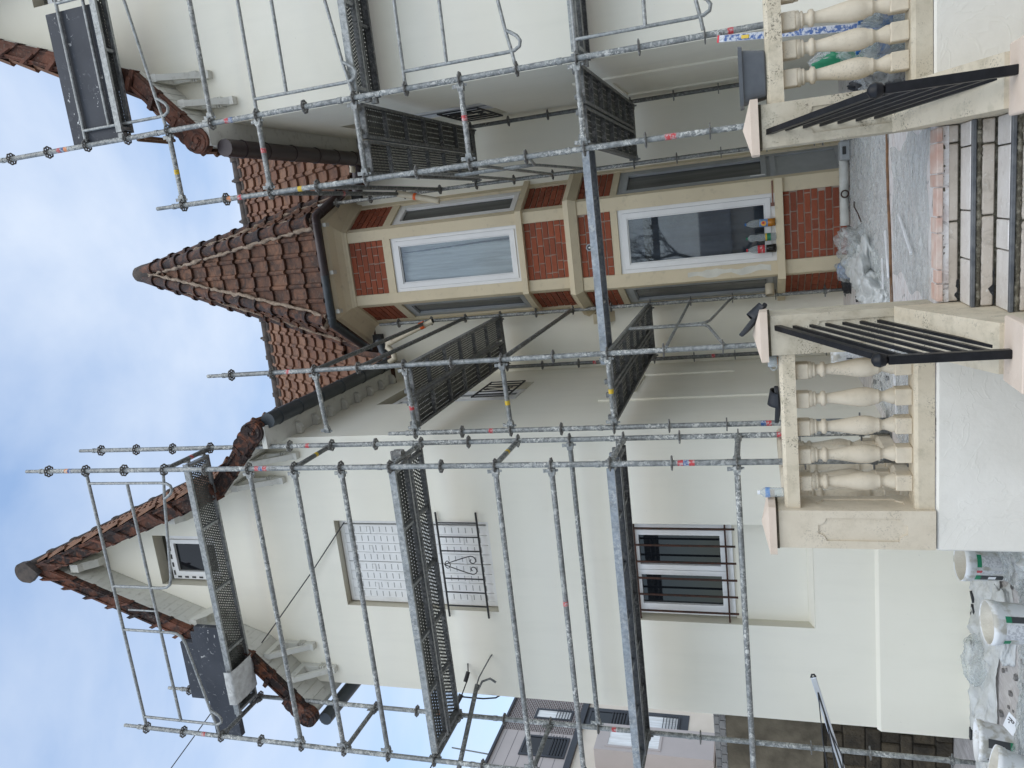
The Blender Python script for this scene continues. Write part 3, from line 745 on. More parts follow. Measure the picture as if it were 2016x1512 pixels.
for c, vm in ((WC, 'tile_verge'), (RC, 'tile_verge_red')):
    rf = wing_roof(c)
    for sg in (-1, 1):
        if c == RC and sg == 1: 
            tag(slope_tiles(c, sg, 6.7, 9.0).build('roof_tiles', 'tile_main', rf), kind='stuff'); verge(c, sg, rf, vm); continue
        tag(slope_tiles(c, sg, 6.68, 11.6 if sg == 1 else 9.0).build('roof_tiles', 'tile_main', rf), kind='stuff')
        verge(c, sg, rf, vm)
    for i in range(8):                                           # ridge tiles
        m = MB(); y = 6.6 + i * 0.36
        m.cyl((c, y, T_AP[1] - 0.04), (c, y + 0.38, T_AP[1] - 0.04), 0.10, 0.09, 14)
        m.cyl((c, y - 0.01, T_AP[1] - 0.04), (c, y + 0.04, T_AP[1] - 0.04), 0.112, n=14)
        m.build('ridge_tile', 'ridge_dark', rf)
    m = MB()                                                     # end plate of the ridge
    pts = [(0.125 * math.cos(a), 0.125 * math.sin(a)) for a in [math.pi * k / 14 for k in range(15)]] + [(-0.13, -0.08), (0, -0.24), (0.13, -0.08)]
    m.prism(pts, 6.52, 6.59, lambda u, v, d: (c + u, d, T_AP[1] - 0.04 + v)); m.build('ridge_end', 'ridge_dark', rf)
    # boarded soffit under the overhang, carved brackets and struts
    for sg in (-1, 1):
        for (a, b, n) in ((U_AP, U_KN, 26), (U_KN, U_EV, 9)):
            for i in range(n):
                f0, f1 = (i + 0.03) / n, (i + 0.97) / n
                if i == 0 and a is U_AP: continue
                q = [Vector((c + sg * (a[0] + (b[0] - a[0]) * f), y, a[1] + (b[1] - a[1]) * f + dz)) for dz in (0, 0.022) for f, y in ((f0, 6.66), (f1, 6.66), (f1, 6.995), (f0, 6.995))]
                MB().add(q, [(0, 1, 2, 3), (7, 6, 5, 4), (0, 4, 5, 1), (1, 5, 6, 2), (2, 6, 7, 3), (3, 7, 4, 0)]).build('soffit_board', 'timber_white', rf)
    def bracket(x, z, h=0.46, w=0.075, arm=0.42):
        m = MB()
        m.box(x - w / 2, x + w / 2, 6.93, 6.997, z - h, z)                                        # wall post
        m.box(x - w / 2, x + w / 2, 6.69, 6.93, z - 0.075, z)                                     # arm
        m.prism([(6.93, z - h + 0.04), (6.93, z - h + 0.12), (6.75, z - 0.076), (6.69, z - 0.076)], x - w / 2 + 0.008, x + w / 2 - 0.008, lambda u, v, d: (d, u, v))
        for k in range(3): m.box(x - w / 2 - 0.012, x + w / 2 + 0.012, 6.915, 6.998, z - h + 0.13 + k * 0.03, z - h + 0.148 + k * 0.03)
        m.build('roof_bracket', 'timber_white', rf)
    for sg in (-1, 1):
        bracket(c + sg * 1.30, 6.97); bracket(c + sg * 1.02, 7.24, 0.5)
        # small carved console near mid slope
        m = MB(); k0 = c + sg * 0.66
        pr = [(6.99, 8.12), (6.99, 7.94), (6.90, 7.95), (6.84, 8.0), (6.78, 8.01), (6.72, 8.06), (6.68, 8.08), (6.68, 8.18)]
        m.prism(pr, k0 - 0.06, k0 + 0.06, lambda u, v, d: (d, u, v)); m.build('carved_console', 'timber_white', rf)
    m = MB(); m.prism([(6.99, 9.80), (6.99, 9.52), (6.86, 9.54), (6.74, 9.66), (6.68, 9.68), (6.68, 9.80)], c - 0.05, c + 0.05, lambda u, v, d: (d, u, v)); m.build('carved_console', 'timber_white', rf)

# ---- gutters
def gutter(name, pts, r, matname, joints=()):
    m = MB()
    m.tube(pts, r, 12)
    g_ = m.build(name, matname, house)
    for p, d in joints:
        p, d = Vector(p), Vector(d).normalized()
        MB().cyl(p - d * 0.012, p + d * 0.012, r * 1.09, n=12).build('gutter_joint', matname, g_)
    return g_
gutter('gutter', [(-1.75, 6.68, 6.60), (-1.75, 9.62, 6.60)], 0.082, 'gutter_grey', [((-1.75, y, 6.60), (0, 1, 0)) for y in (6.85, 7.25, 7.7, 8.2, 8.75, 9.3)])
gutter('gutter', [(1.0, 6.68, 6.52), (1.0, 9.62, 6.52)], 0.085, 'gutter_brown', [((1.0, y, 6.52), (0, 1, 0)) for y in (6.95, 7.35, 7.85, 8.35, 8.8, 9.25)])
gutter('gutter', [(-5.32, 6.72, 6.60), (-5.32, 9.0, 6.60)], 0.08, 'gutter_grey')
gutter('gutter', [(1.08, 9.60, 6.62), (0.58, 9.60, 6.70)], 0.07, 'gutter_brown')
gutter('gutter', [(-1.72, 9.66, 6.66), (-1.42, 9.70, 6.76)], 0.06, 'gutter_grey')
for k in range(8):                                               # rafter feet under the left eave
    m = MB(); y = 7.15 + k * 0.34; m.prism([(-2.03, 6.60), (-2.03, 6.54), (-1.97, 6.53), (-1.92, 6.56), (-1.90, 6.60)], y, y + 0.06, lambda u, v, d: (u, d, v)); m.build('rafter_foot', 'timber_white', house)
MB().box(-2.034, -1.80, 6.60, 9.98, 6.605, 6.66).build('eave_board', 'timber_white', house)
MB().box(1.03, 1.269, 6.60, 9.98, 6.605, 6.66).build('eave_board', 'timber_white', house)

# ---- interlocking roof tile, one mesh shared by the main roof
def tile_mesh(w, l, name='roof_tile'):
    m = MB(); prof = [(0.0, 0.0), (0.012, 0.034), (0.035, 0.044), (0.058, 0.034), (0.072, 0.006), (w * 0.72, 0.0), (w + 0.012, 0.006)]
    k = len(prof)
    def row(y, dz): return [(u, y, h + dz) for u, h in prof]
    vs = row(l, 0.0) + row(0.03, 0.036) + row(0.0, 0.044) + row(0.0, 0.008)
    fs = [(r_ * k + q, r_ * k + q + 1, (r_ + 1) * k + q + 1, (r_ + 1) * k + q)[::-1] for r_ in range(3) for q in range(k - 1)]
    m.add(vs, fs)
    return m
TWD, TLN = 0.205, 0.345
ev, rg = Vector((0, 9.62, 6.74)), Vector((0, 11.98, 10.16))
sl_d = (rg - ev).normalized(); sl_n = Vector((1, 0, 0)).cross(sl_d)
mroof = MB(); k_ = (rg.z - ev.z) / (rg.y - ev.y); y_m = 10.03
zc = lambda y: ev.z - 0.02 + (y - ev.y) * k_
for xa, xb, ya in ((-5.0, -1.60, ev.y), (-1.60, 0.66, y_m), (0.66, 3.6, ev.y)):
    mroof.add([(xa, ya, zc(ya)), (xb, ya, zc(ya)), (xb, rg.y, zc(rg.y)), (xa, rg.y, zc(rg.y)), (xa, ya, zc(ya) - 0.18), (xb, ya, zc(ya) - 0.18)], [(0, 1, 2, 3), (4, 5, 1, 0)])
mroof.add([(-5.0, rg.y, zc(rg.y)), (3.6, rg.y, zc(rg.y)), (3.6, 14.4, ev.z), (-5.0, 14.4, ev.z)], [(0, 1, 2, 3)])
mr = mroof.build('main_roof', 'tile_tower', house)
tmesh = tile_mesh(TWD, TLN + 0.05).mesh('roof_tile')
rows = 12; slope_len = (rg - ev).length; gauge = slope_len / rows
hid = MB()
for i in range(rows):
    for j in range(-17, 14):
        x = j * TWD - 0.05; p = ev + sl_d * (gauge * i) + Vector((x, 0, 0))
        rel = (p.x + 0.1) / p.y; z = p.z
        if p.y < y_m and -1.75 < x < 0.62: continue
        left_lim, right_lim = -0.105 + (z - 7) * 0.028, 0.062 - (z - 7) * 0.018
        vis = (rel < left_lim + 0.02 and rel > -0.245) or (rel > right_lim - 0.02 and rel < 0.165)
        mt = frame_mtx(p, (1, 0, 0), sl_n)
        mt = mt @ Matrix.Rotation(random.uniform(-0.012, 0.012), 4, 'Z') @ Matrix.Translation((0, 0, random.uniform(-0.004, 0.004)))
        if vis: place('roof_tile', tmesh, 'tile_main', mr, mtx=mt)
        elif -0.30 < rel < 0.2: 
            for f in tmesh.polygons: hid.add([mt @ tmesh.vertices[q].co for q in f.vertices], [tuple(range(len(f.vertices)))])
tag(hid.build('roof_tiles', 'tile_main', mr), kind='stuff')
for i in range(22):
    x = -4.4 + i * 0.35; m = MB()
    m.cyl((x, rg.y, rg.z - 0.01), (x + 0.36, rg.y, rg.z - 0.01), 0.11, 0.10, 12); m.cyl((x - 0.02, rg.y, rg.z - 0.01), (x + 0.05, rg.y, rg.z - 0.01), 0.125, n=12)
    if i % 2 == 0: m.cyl((x + 0.02, rg.y, rg.z + 0.10), (x + 0.02, rg.y, rg.z + 0.17), 0.035, 0.02, 8)
    m.build('ridge_tile', 'ridge_dark', mr)
mm = MB(); mm.tube([(x * 0.25 - 4.4, rg.y - 0.10 + random.uniform(-.015, .015), rg.z - 0.12 + random.uniform(-.02, .02)) for x in range(32)], 0.045, 6); mm.build('ridge_mortar', 'ridge_dark', mr)

# ---------------------------------------------------------------- the bay
UP = [Vector((-1.23, 10.0)), Vector((-0.90, 9.44)), Vector((0.08, 9.44)), Vector((0.43, 10.0))]
LO = [Vector((-1.27, 10.0)), Vector((-0.94, 9.39)), Vector((0.13, 9.39)), Vector((0.48, 10.0))]
def facet(P, i):
    A, B = P[i], P[i + 1]; d = (B - A).normalized(); n = Vector((d.y, -d.x))        # outward
    mp = lambda u, v, dd: (A.x + d.x * u - n.x * dd, A.y + d.y * u - n.y * dd, v)
    return mp, (B - A).length, d, n, A
def offset_poly(P, o):                                           # push the three outer edges outwards
    ln = []
    for i in range(3):
        _, _, d, n, A = facet(P, i); ln.append((A + n * o, d))
    def isect(a, da, b, db):
        k = ((b - a).x * db.y - (b - a).y * db.x) / (da.x * db.y - da.y * db.x); return a + da * k
    X = Vector((1, 0)); Yb = Vector((0, 10.0))
    return [isect(ln[0][0], ln[0][1], Yb, X), isect(ln[0][0], ln[0][1], ln[1][0], ln[1][1]), isect(ln[1][0], ln[1][1], ln[2][0], ln[2][1]), isect(ln[2][0], ln[2][1], Yb, X)]
def band(P, z0, z1, o0, o1=None, name='stone_band', inner=-0.13):
    o1 = o0 if o1 is None else o1
    a, b, c = offset_poly(P, o0), offset_poly(P, o1), offset_poly(P, inner)
    v = [(p.x, p.y, z0) for p in a] + [(p.x, p.y, z1) for p in b] + [(p.x, p.y, z0) for p in c] + [(p.x, p.y, z1) for p in c]
    fs = []
    for i in range(3): fs += [(i, i + 1, 5 + i, 4 + i), (4 + i, 5 + i, 13 + i, 12 + i), (8 + i, 9 + i, 1 + i, i)]
    return MB().add(v, fs)
bmesh_brick = MB().bbox(-0.5, 0.5, -0.5, 0.5, -0.5, 0.5, 0.03).mesh('brick')
def brick_panel(P, i, u0, u1, z0, z1, seed):
    rnd = random.Random(seed); mp, Lf, d, n, A = facet(P, i)
    pn = mbox(mp, u0, u1, z0, z1, 0.034, 0.13).build('brick_panel', 'mortar', house)
    nz = max(1, round((z1 - z0) / 0.077)); ch = (z1 - z0) / nz; ang = math.atan2(d.y, d.x)
    for k in range(nz):
        u = u0 - (rnd.random() * 0.04 + (0.105 if k % 2 else 0.0)); j = 0
        while u < u1 - 0.01:
            ln = 0.205 if rnd.random() > 0.16 else 0.10
            a, b = max(u, u0 + 0.004), min(u + ln, u1 - 0.004); u += ln + 0.012
            if b - a < 0.025: continue
            c = mp((a + b) / 2, z0 + (k + 0.5) * ch, 0.034 + rnd.uniform(-0.003, 0.002))
            place('brick', bmesh_brick, 'brick_red', pn, c, (0, rnd.uniform(-0.006, 0.006), ang), (b - a, 0.03, ch - 0.013))
    return pn
def bay_window(P, i, u0, u1, z0, z1, fmat, curtain=None, name='window', label=None, glass='glass_dark'):
    mp, Lf, d, n, A = facet(P, i)
    fr = win_frame(mp, u0, u1, z0, z1, 0.045, 0.035, 0.10).build(name, fmat, house)
    win_frame(mp, u0 + 0.048, u1 - 0.048, z0 + 0.048, z1 - 0.048, 0.06, 0.022, 0.085).build('sash', fmat, fr)
    win_frame(mp, u0 + 0.110, u1 - 0.110, z0 + 0.110, z1 - 0.110, 0.012, 0.036, 0.07).build('glazing_bead', fmat, fr)
    mbox(mp, u0 + 0.115, u1 - 0.115, z0 + 0.115, z1 - 0.115, 0.052, 0.058).build('pane', glass, fr)
    if label: fr['label'] = label
    return fr, mp
def pleats(mp, u0, u1, z0, z1, d, amp, seed):
    rnd = random.Random(seed); nu, nz = 70, 10; ph = [rnd.uniform(0, 6.28) for _ in range(6)]; m = MB(); vs = []
    for j in range(nz + 1):
        f = j / nz
        for i in range(nu + 1):
            g_ = i / nu; w = g_ + 0.05 * math.sin(3.0 * f + 5 * g_) * (1 - f)
            s = 1.0 - 1.6 * abs(math.sin(w * 10.5 + ph[0] + 0.35 * f)) ** 0.6 + 0.5 * math.sin(w * 5 + ph[3]) + 0.22 * math.sin(w * 47 + ph[1])
            vs.append(mp(u0 + (u1 - u0) * g_, z0 + (z1 - z0) * f, d + amp * s))
    m.add(vs, [(j * (nu + 1) + i, j * (nu + 1) + i + 1, (j + 1) * (nu + 1) + i + 1, (j + 1) * (nu + 1) + i) for j in range(nz) for i in range(nu)], True)
    return m
for i in range(3):
    # upper storey
    mp, Lf, d, n, A = facet(UP, i); pw = 0.135 if i == 1 else 0.075
    for a, b in ((0.0, pw), (Lf - pw, Lf)): mbox(mp, a, b, 3.86, 6.90, 0.0, 0.14).build('pilaster', 'trim_cream', house)
    mbox(mp, pw, Lf - pw, 6.26, 6.37, 0.012, 0.14).build('lintel', 'trim_cream', house)
    brick_panel(UP, i, pw, Lf - pw, 6.372, 6.87, 10 + i)
    brick_panel(UP, i, pw, Lf - pw, 3.862, 4.41, 20 + i)
    if i == 1:
        fr, mp = bay_window(UP, 1, pw, Lf - pw, 4.49, 6.258, 'pvc_white', glass='glass_clear', label='tall white window with pale pleated curtain')
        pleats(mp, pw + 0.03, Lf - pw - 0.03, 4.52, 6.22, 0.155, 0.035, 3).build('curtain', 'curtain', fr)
    else: bay_window(UP, i, pw, Lf - pw, 4.49, 6.258, 'pvc_grey' if i == 0 else 'pvc_white', glass='glass_side')
    # ground storey
    mp, Lf, d, n, A = facet(LO, i); pw = 0.155 if i == 1 else 0.06
    for a, b in ((0.0, pw), (Lf - pw, Lf)): mbox(mp, a, b, TER, 3.70, 0.0, 0.14).build('pilaster', 'trim_cream', house)
    mbox(mp, pw, Lf - pw, 3.22, 3.30, 0.012, 0.14).build('lintel', 'trim_cream', house)
    brick_panel(LO, i, pw, Lf - pw, 3.302, 3.70, 30 + i)
    if i < 2:
        brick_panel(LO, i, pw, Lf - pw, TER, 1.345, 40 + i)
        ml = mbox(mp, -0.05 if i == 1 else 0.0, Lf + 0.0, 1.345, 1.43, -0.06, 0.14); ml.build('window_sill', 'trim_cream', house)
    if i == 1:
        fr, mp = bay_window(LO, 1, pw, Lf - pw, 1.43, 3.218, 'pvc_white', glass='glass_clear', label='tall white window with dark blue-grey curtain and three bottles on its sill')
        pleats(mp, pw + 0.03, Lf - pw - 0.03, 1.46, 3.18, 0.15, 0.034, 8).build('curtain', 'curtain_blue', fr)
        mbox(mp, pw + 0.05, Lf - pw - 0.05, 2.86, 2.93, 0.10, 0.115).build('dark_bar', 'interior_grey', fr)  # dark bar across the upper part of the window, behind the pane
    elif i == 0: bay_window(LO, 0, pw, Lf - pw, 1.43, 3.218, 'pvc_grey', glass='glass_side')
    else:                                                        # grey door: glazed above, panel below
        dr = win_frame(mp, pw, Lf - pw, TER + 0.02, 3.218, 0.05, 0.03, 0.10).build('door', 'pvc_grey', house)
        win_frame(mp, pw + 0.052, Lf - pw - 0.052, 1.50, 3.166, 0.06, 0.02, 0.085).build('door_sash', 'pvc_grey', dr)
        mbox(mp, pw + 0.11, Lf - pw - 0.11, 1.56, 3.108, 0.05, 0.056).build('pane', 'glass_side', dr)
        mbox(mp, pw + 0.052, Lf - pw - 0.052, TER + 0.072, 1.498, 0.045, 0.085).build('door_panel', 'pvc_grey', dr)
        mbox(mp, pw + 0.052, Lf - pw - 0.052, 1.40, 1.46, 0.03, 0.044).build('door_rail', 'pvc_grey', dr)
        MB().cyl(mp(pw + 0.09, 1.52, 0.02), mp(pw + 0.09, 1.68, 0.02), 0.008, n=6).build('handle', 'pvc_white', dr)
    interior = mbox(mp, 0.05, Lf - 0.05, TER, 6.9, 0.24, 0.26)
    interior.build('interior_wall', 'interior_grey', house)
band(UP, 4.412, 4.488, 0.045).build('window_sill', 'trim_cream', house)
bb = band(LO, 3.702, 3.79, 0.015, 0.07); bb.build('stone_band', 'trim_cream', house)
band(LO, 3.792, 3.86, 0.07, 0.045).build('stone_band', 'trim_cream', house)
m = MB(); m.prism([(9.995, 3.70), (9.995, 3.45), (9.90, 3.52), (9.82, 3.64), (9.80, 3.70)], -1.43, -1.30, lambda u, v, d: (d, u, v)); m.build('band_corbel', 'trim_cream', house)
# patch of fresh filler on the left pilaster of the ground storey
mp, Lf, d, n, A = facet(LO, 1)
rnd = random.Random(5); pz_ = [(0.045 + 0.02 * math.sin(k * 0.9) + rnd.uniform(-.008, .008), 1.50 + k * 0.055) for k in range(18)] + [(0.115 + 0.012 * math.sin(k * 0.7) + rnd.uniform(-.008, .008), 1.50 + k * 0.055) for k in range(17, -1, -1)]
m = MB()
for k in range(17): m.add([mp(*pz_[k], -0.002), mp(*pz_[k + 1], -0.002), mp(*pz_[34 - k], -0.002), mp(*pz_[35 - k], -0.002)], [(0, 1, 2, 3)])
m.build('filler_patch', 'trim_filler', house)
# wall lamp base and the hole beside it
lm = MB(); lm.cyl(mp(0.515, 3.58, -0.012), mp(0.515, 3.58, 0.03), 0.045, n=18); lamp = lm.build('wall_lamp', 'lamp_grey', house)
MB().cyl(mp(0.515, 3.58, -0.02), mp(0.515, 3.58, -0.011), 0.028, n=14).build('lamp_lens', 'slot_dark', lamp)
MB().cyl(mp(0.515, 3.58, -0.028), mp(0.515, 3.58, -0.019), 0.012, n=10).build('lamp_bulb', 'pvc_white', lamp)
m = MB(); m.cyl(mp(0.515, 3.47, 0.008), mp(0.515, 3.47, 0.03), 0.04, n=9); m.cyl(mp(0.515, 3.47, -0.002), mp(0.515, 3.47, 0.012), 0.016, n=8); m.build('wall_hole', 'bucket_mud', house)
# copper pipe stub and pvc socket at the sill
m = MB(); m.cyl(mp(Lf - 0.02, 1.452, -0.035), mp(Lf - 0.27, 1.452, -0.035), 0.009, n=8); m.box(*sorted((mp(Lf - 0.30, 0, 0)[0], mp(Lf - 0.26, 0, 0)[0])), 9.33, 9.385, 1.435, 1.475); m.build('pipe_stub', 'copper_pipe', house)
m = MB(); pp = facet(LO, 0)[0]; a = Vector(pp(0.36, 1.52, 0.02)); b = Vector(pp(0.36, 1.52, -0.12)); m.cyl(a, b, 0.05, n=16, caps=False); m.cyl(a, b, 0.043, n=16, caps=False); m.build('pipe_socket', 'pipe_sand', house)
# cornice and tower gutter
EVP = [Vector((-1.55, 10.02)), Vector((-1.03, 9.15)), Vector((0.30, 9.15)), Vector((0.62, 10.02))]
W0 = offset_poly(UP, 0.012); m = MB(); lev = [(6.885, 0.0), (6.93, 0.10), (6.985, 0.40), (7.02, 0.82), (7.05, 0.90), (7.06, 0.97)]
vs = []
for z, f in lev: vs += [(p.x + (e.x - p.x) * f, p.y + (e.y - p.y) * f, z) for p, e in zip(W0, EVP)]
fs = [(j * 4 + i, j * 4 + i + 1, j * 4 + 5 + i, j * 4 + 4 + i) for j in range(len(lev) - 1) for i in range(3)]
m.add(vs, fs); m.build('cornice', 'trim_cream', house)
band(UP, 6.87, 6.90, 0.012, 0.02).build('stone_band', 'trim_cream', house)
gz = 7.09
mid = EVP[1].lerp(EVP[2], 0.46)
og = offset_poly(EVP, 0.055) if False else [Vector((-1.60, 9.98)), Vector((-1.07, 9.09)), Vector((0.33, 9.09)), Vector((0.68, 9.98))]
midg = og[1].lerp(og[2], 0.46)
gutter('gutter', [(og[0].x, og[0].y, gz), (og[1].x - 0.012, og[1].y + 0.012, gz), (og[1].x + 0.012, og[1].y, gz), (midg.x, midg.y, gz)], 0.056, 'gutter_grey', [((og[1].x + 0.08, og[1].y, gz), (1, 0, 0)), ((og[1].x - 0.06, og[1].y + 0.10, gz), (-0.5, 0.86, 0))])
gutter('gutter', [(midg.x + 0.003, midg.y, gz), (og[2].x - 0.012, og[2].y, gz), (og[2].x + 0.012, og[2].y + 0.02, gz), (og[3].x, og[3].y, gz)], 0.056, 'gutter_brown', [((og[2].x - 0.08, og[2].y, gz), (1, 0, 0)), ((og[2].x + 0.06, og[2].y + 0.13, gz), (0.36, 0.93, 0)), ((midg.x + 0.01, midg.y, gz), (1, 0, 0))])
for x in (-0.92, -0.40, 0.22):
    m = MB(); m.box(x - 0.025, x + 0.025, 9.13, 9.22, 6.98, 7.035); m.build('gutter_clip', 'timber_white', house)
for x0 in (-1.50, 0.50):                                         # dark openings under the cant soffits
    m = MB(); m.box(x0, x0 + 0.12, 9.90, 9.995, 6.83, 6.96); m.build('soffit_vent', 'slot_dark', house)

# ---- pyramid roof of the tower
TIP = Vector((-0.165, 10.0, 10.93)); ZE = 7.15
RV = [Vector((-1.52, 10.0, ZE)), Vector((-1.02, 9.13, ZE)), Vector((0.28, 9.13, ZE)), Vector((0.60, 10.0, ZE)), Vector((0.28, 10.87, ZE)), Vector((-1.02, 10.87, ZE))]
m = MB(); m.add([tuple(p - Vector((0, 0, 0.03))) for p in RV] + [tuple(TIP - Vector((0, 0, 0.05)))], [(i, (i + 1) % 6, 6) for i in range(6)] + [(5, 4, 3, 2, 1, 0)])
tw = m.build('tower_roof', 'tile_tower', house)
TW2 = 0.208; base_tile = tile_mesh(TW2, 0.37); tmesh2 = base_tile.mesh('roof_tile')
for fi in range(3):
    p, q = RV[fi], RV[fi + 1]; x = (q - p).normalized(); up_ = (TIP - p) - x * (TIP - p).dot(x); Hh = up_.length; y = up_.normalized(); n = x.cross(y)
    tx = (TIP - p).dot(x); bl = (q - p).length
    mt0 = frame_mtx(p, x, n); rows_ = 12; ga = Hh / rows_
    kR, kL = (bl - tx) / Hh, tx / Hh
    for r_ in range(rows_):
        y0 = r_ * ga; lo, hi = kL * y0, bl - kR * y0
        j0 = math.floor((lo - tx) / TW2) - 1; j1 = math.ceil((hi - tx) / TW2) + 1
        for j in range(j0, j1):
            xa = tx + j * TW2 + (0.0 if fi == 1 else 0.05)
            if xa + TW2 < lo - 0.02 or xa > hi + 0.02: continue
            jit = random.uniform(-0.004, 0.004)
            full = xa > kL * (y0 + ga * 1.1) and xa + TW2 < bl - kR * (y0 + ga * 1.1)
            if full: place('roof_tile', tmesh2, 'tile_tower', tw, mtx=mt0 @ Matrix.Translation((xa, y0 - 0.03, jit)))
            else:
                bm = bmesh.new(); bm.from_mesh(tmesh2); bm.transform(Matrix.Translation((xa, y0 - 0.03, jit)))
                for pco, pno in (((0, 0, 0), (1, -kL, 0)), ((bl, 0, 0), (-1, -kR, 0))):
                    geom = bm.verts[:] + bm.edges[:] + bm.faces[:]
                    bmesh.ops.bisect_plane(bm, geom=geom, plane_co=pco, plane_no=pno, clear_inner=True)
                if len(bm.faces) > 2:
                    bm.transform(Matrix.Translation((-xa, -y0, 0)))
                    me = bpy.data.meshes.new('roof_tile'); bm.to_mesh(me)
                    place('roof_tile', me, 'tile_tower', tw, mtx=mt0 @ Matrix.Translation((xa, y0, 0)))
                bm.free()
for hi_, p in enumerate(RV[:4]):
    d = (TIP - p); Lh = d.length; d.normalize(); out = Vector((p.x + 0.3, p.y - 10.0, 0)); out = (out - d * out.dot(d)).normalized()
    side = d.cross(out); nt = 12
    for k in range(nt):
        a, b = p + d * (0.02 + Lh * 0.955 * k / nt), p + d * (0.02 + Lh * 0.955 * (k + 1.08) / nt)
        m = MB(); rr = 0.094; vs = []
        for (pt, r2) in ((a, rr * 1.08), (a + d * 0.05, rr * 1.06), (a + d * 0.055, rr * 0.86), (b, rr * 0.76)):
            vs += [pt + out * (0.035 + r2 * math.cos(t_) * 0.9) + side * (r2 * 1.05 * math.sin(t_)) for t_ in [(-1.75 + 3.5 * s_ / 8) for s_ in range(9)]]
        fs = [(r_ * 9 + s_, r_ * 9 + s_ + 1, (r_ + 1) * 9 + s_ + 1, (r_ + 1) * 9 + s_) for r_ in range(3) for s_ in range(8)]
        m.add(vs, fs, True); m.add(vs[:9], [tuple(range(9))])
        m.build('hip_tile', 'tile_hip', tw)
    for sg in (-1, 1):                                           # rough mortar beds either side
        pts = []; rad = []
        for k in range(46):
            pts.append(p + d * (Lh * 0.93 * k / 45) + side * sg * (0.092 + random.uniform(-0.018, 0.022)) + out * (0.008 + random.uniform(-0.012, 0.012))); rad.append(random.uniform(0.012, 0.040))
        MB().tube(pts, rad, 6).build('hip_mortar', 'roof_mortar', tw)
    for k in range(5):
        m = MB(); cpt = p + Vector((random.uniform(-.08, .08), random.uniform(-.02, .05), random.uniform(0, .07))); m.lathe([(0.0, -0.05), (0.05, -0.03), (0.06, 0.01), (0.03, 0.05), (0.0, 0.06)], cpt, 7); m.build('mortar_lump', 'roof_mortar', tw)
m = MB(); m.lathe([(0.17, -0.36), (0.175, -0.33), (0.155, -0.22), (0.14, -0.10), (0.115, 0.0), (0.065, 0.055), (0.0, 0.07)], TIP, 14); m.build('tower_cap', 'ridge_dark', tw)
# eave course of half tiles along the front
for fi in range(3):
    p, q = RV[fi], RV[fi + 1]; n_ = int((q - p).length / 0.105)
    for k in range(n_):
        a = p.lerp(q, k / n_); b = p.lerp(q, (k + 0.93) / n_)
        MB().cyl(a + Vector((0, 0, -0.005)), b + Vector((0, 0, -0.005)), 0.022, n=7).build('eave_tile', 'tile_main', tw)

# ---- loose downpipes
m = MB(); m.tube([(-1.70, 9.40, 6.50), (-1.66, 9.42, 6.42), (-1.56, 9.45, 6.44), (-1.50, 9.46, 6.52), (-1.44, 9.47, 6.50), (-1.40, 9.47, 6.43)], 0.042, 12); m.tube([(-1.46, 9.46, 6.52), (-1.19, 9.50, 5.82)], 0.036, 12)
pipe = thing('downpipe', 'cream plastic downpipe hanging loose left of the bay, tied with orange tape', 'downpipe', (-1.46, 9.46, 5.8))
m.build('pipe', 'pipe_sand', pipe)
MB().cyl((-1.19, 9.50, 5.83), (-1.187, 9.501, 5.815), 0.033, n=12).build('pipe_mouth', 'pipe_inside', pipe)
MB().cyl((-1.26, 9.49, 6.00), (-1.238, 9.492, 5.945), 0.041, n=12).build('tape', 'tape_orange', pipe)
MB().tube([(-1.25, 9.50, 6.02), (-1.22, 9.55, 6.05), (-1.20, 9.60, 6.0), (-1.235, 9.52, 5.97)], 0.012, 5).build('tape', 'tape_orange', pipe)
pipe = thing('downpipe', 'short cream plastic pipe hanging right of the bay, tied with orange tape', 'downpipe', (0.45, 9.3, 5.4))
MB().tube([(0.50, 9.28, 5.97), (0.345, 9.30, 5.42)], 0.040, 12).build('pipe', 'pipe_sand', pipe)
MB().cyl((0.501, 9.28, 5.975), (0.506, 9.279, 5.99), 0.037, n=12).build('pipe_mouth', 'pipe_inside', pipe)
MB().cyl((0.44, 9.288, 5.755), (0.43, 9.289, 5.72), 0.045, n=12).build('tape', 'tape_orange', pipe)
MB().tube([(0.43, 9.29, 5.74), (0.47, 9.36, 5.83), (0.49, 9.45, 5.85), (0.44, 9.30, 5.76)], 0.012, 5).build('tape', 'tape_orange', pipe)
m = MB(); m.tube([(1.0, 9.30, 6.60), (0.98, 9.30, 6.75), (0.95, 9.30, 6.80)], 0.001, 4)
pipe = thing('downpipe', 'small cream pipe elbow under the brown gutter on the right', 'downpipe', (0.95, 9.4, 6.5))
m = MB(); m.tube([(1.03, 9.36, 6.84), (0.99, 9.36, 6.66), (0.96, 9.36, 6.60), (0.90, 9.36, 6.59), (0.84, 9.36, 6.60)], 0.038, 12); m.build('pipe', 'pipe_sand', pipe)

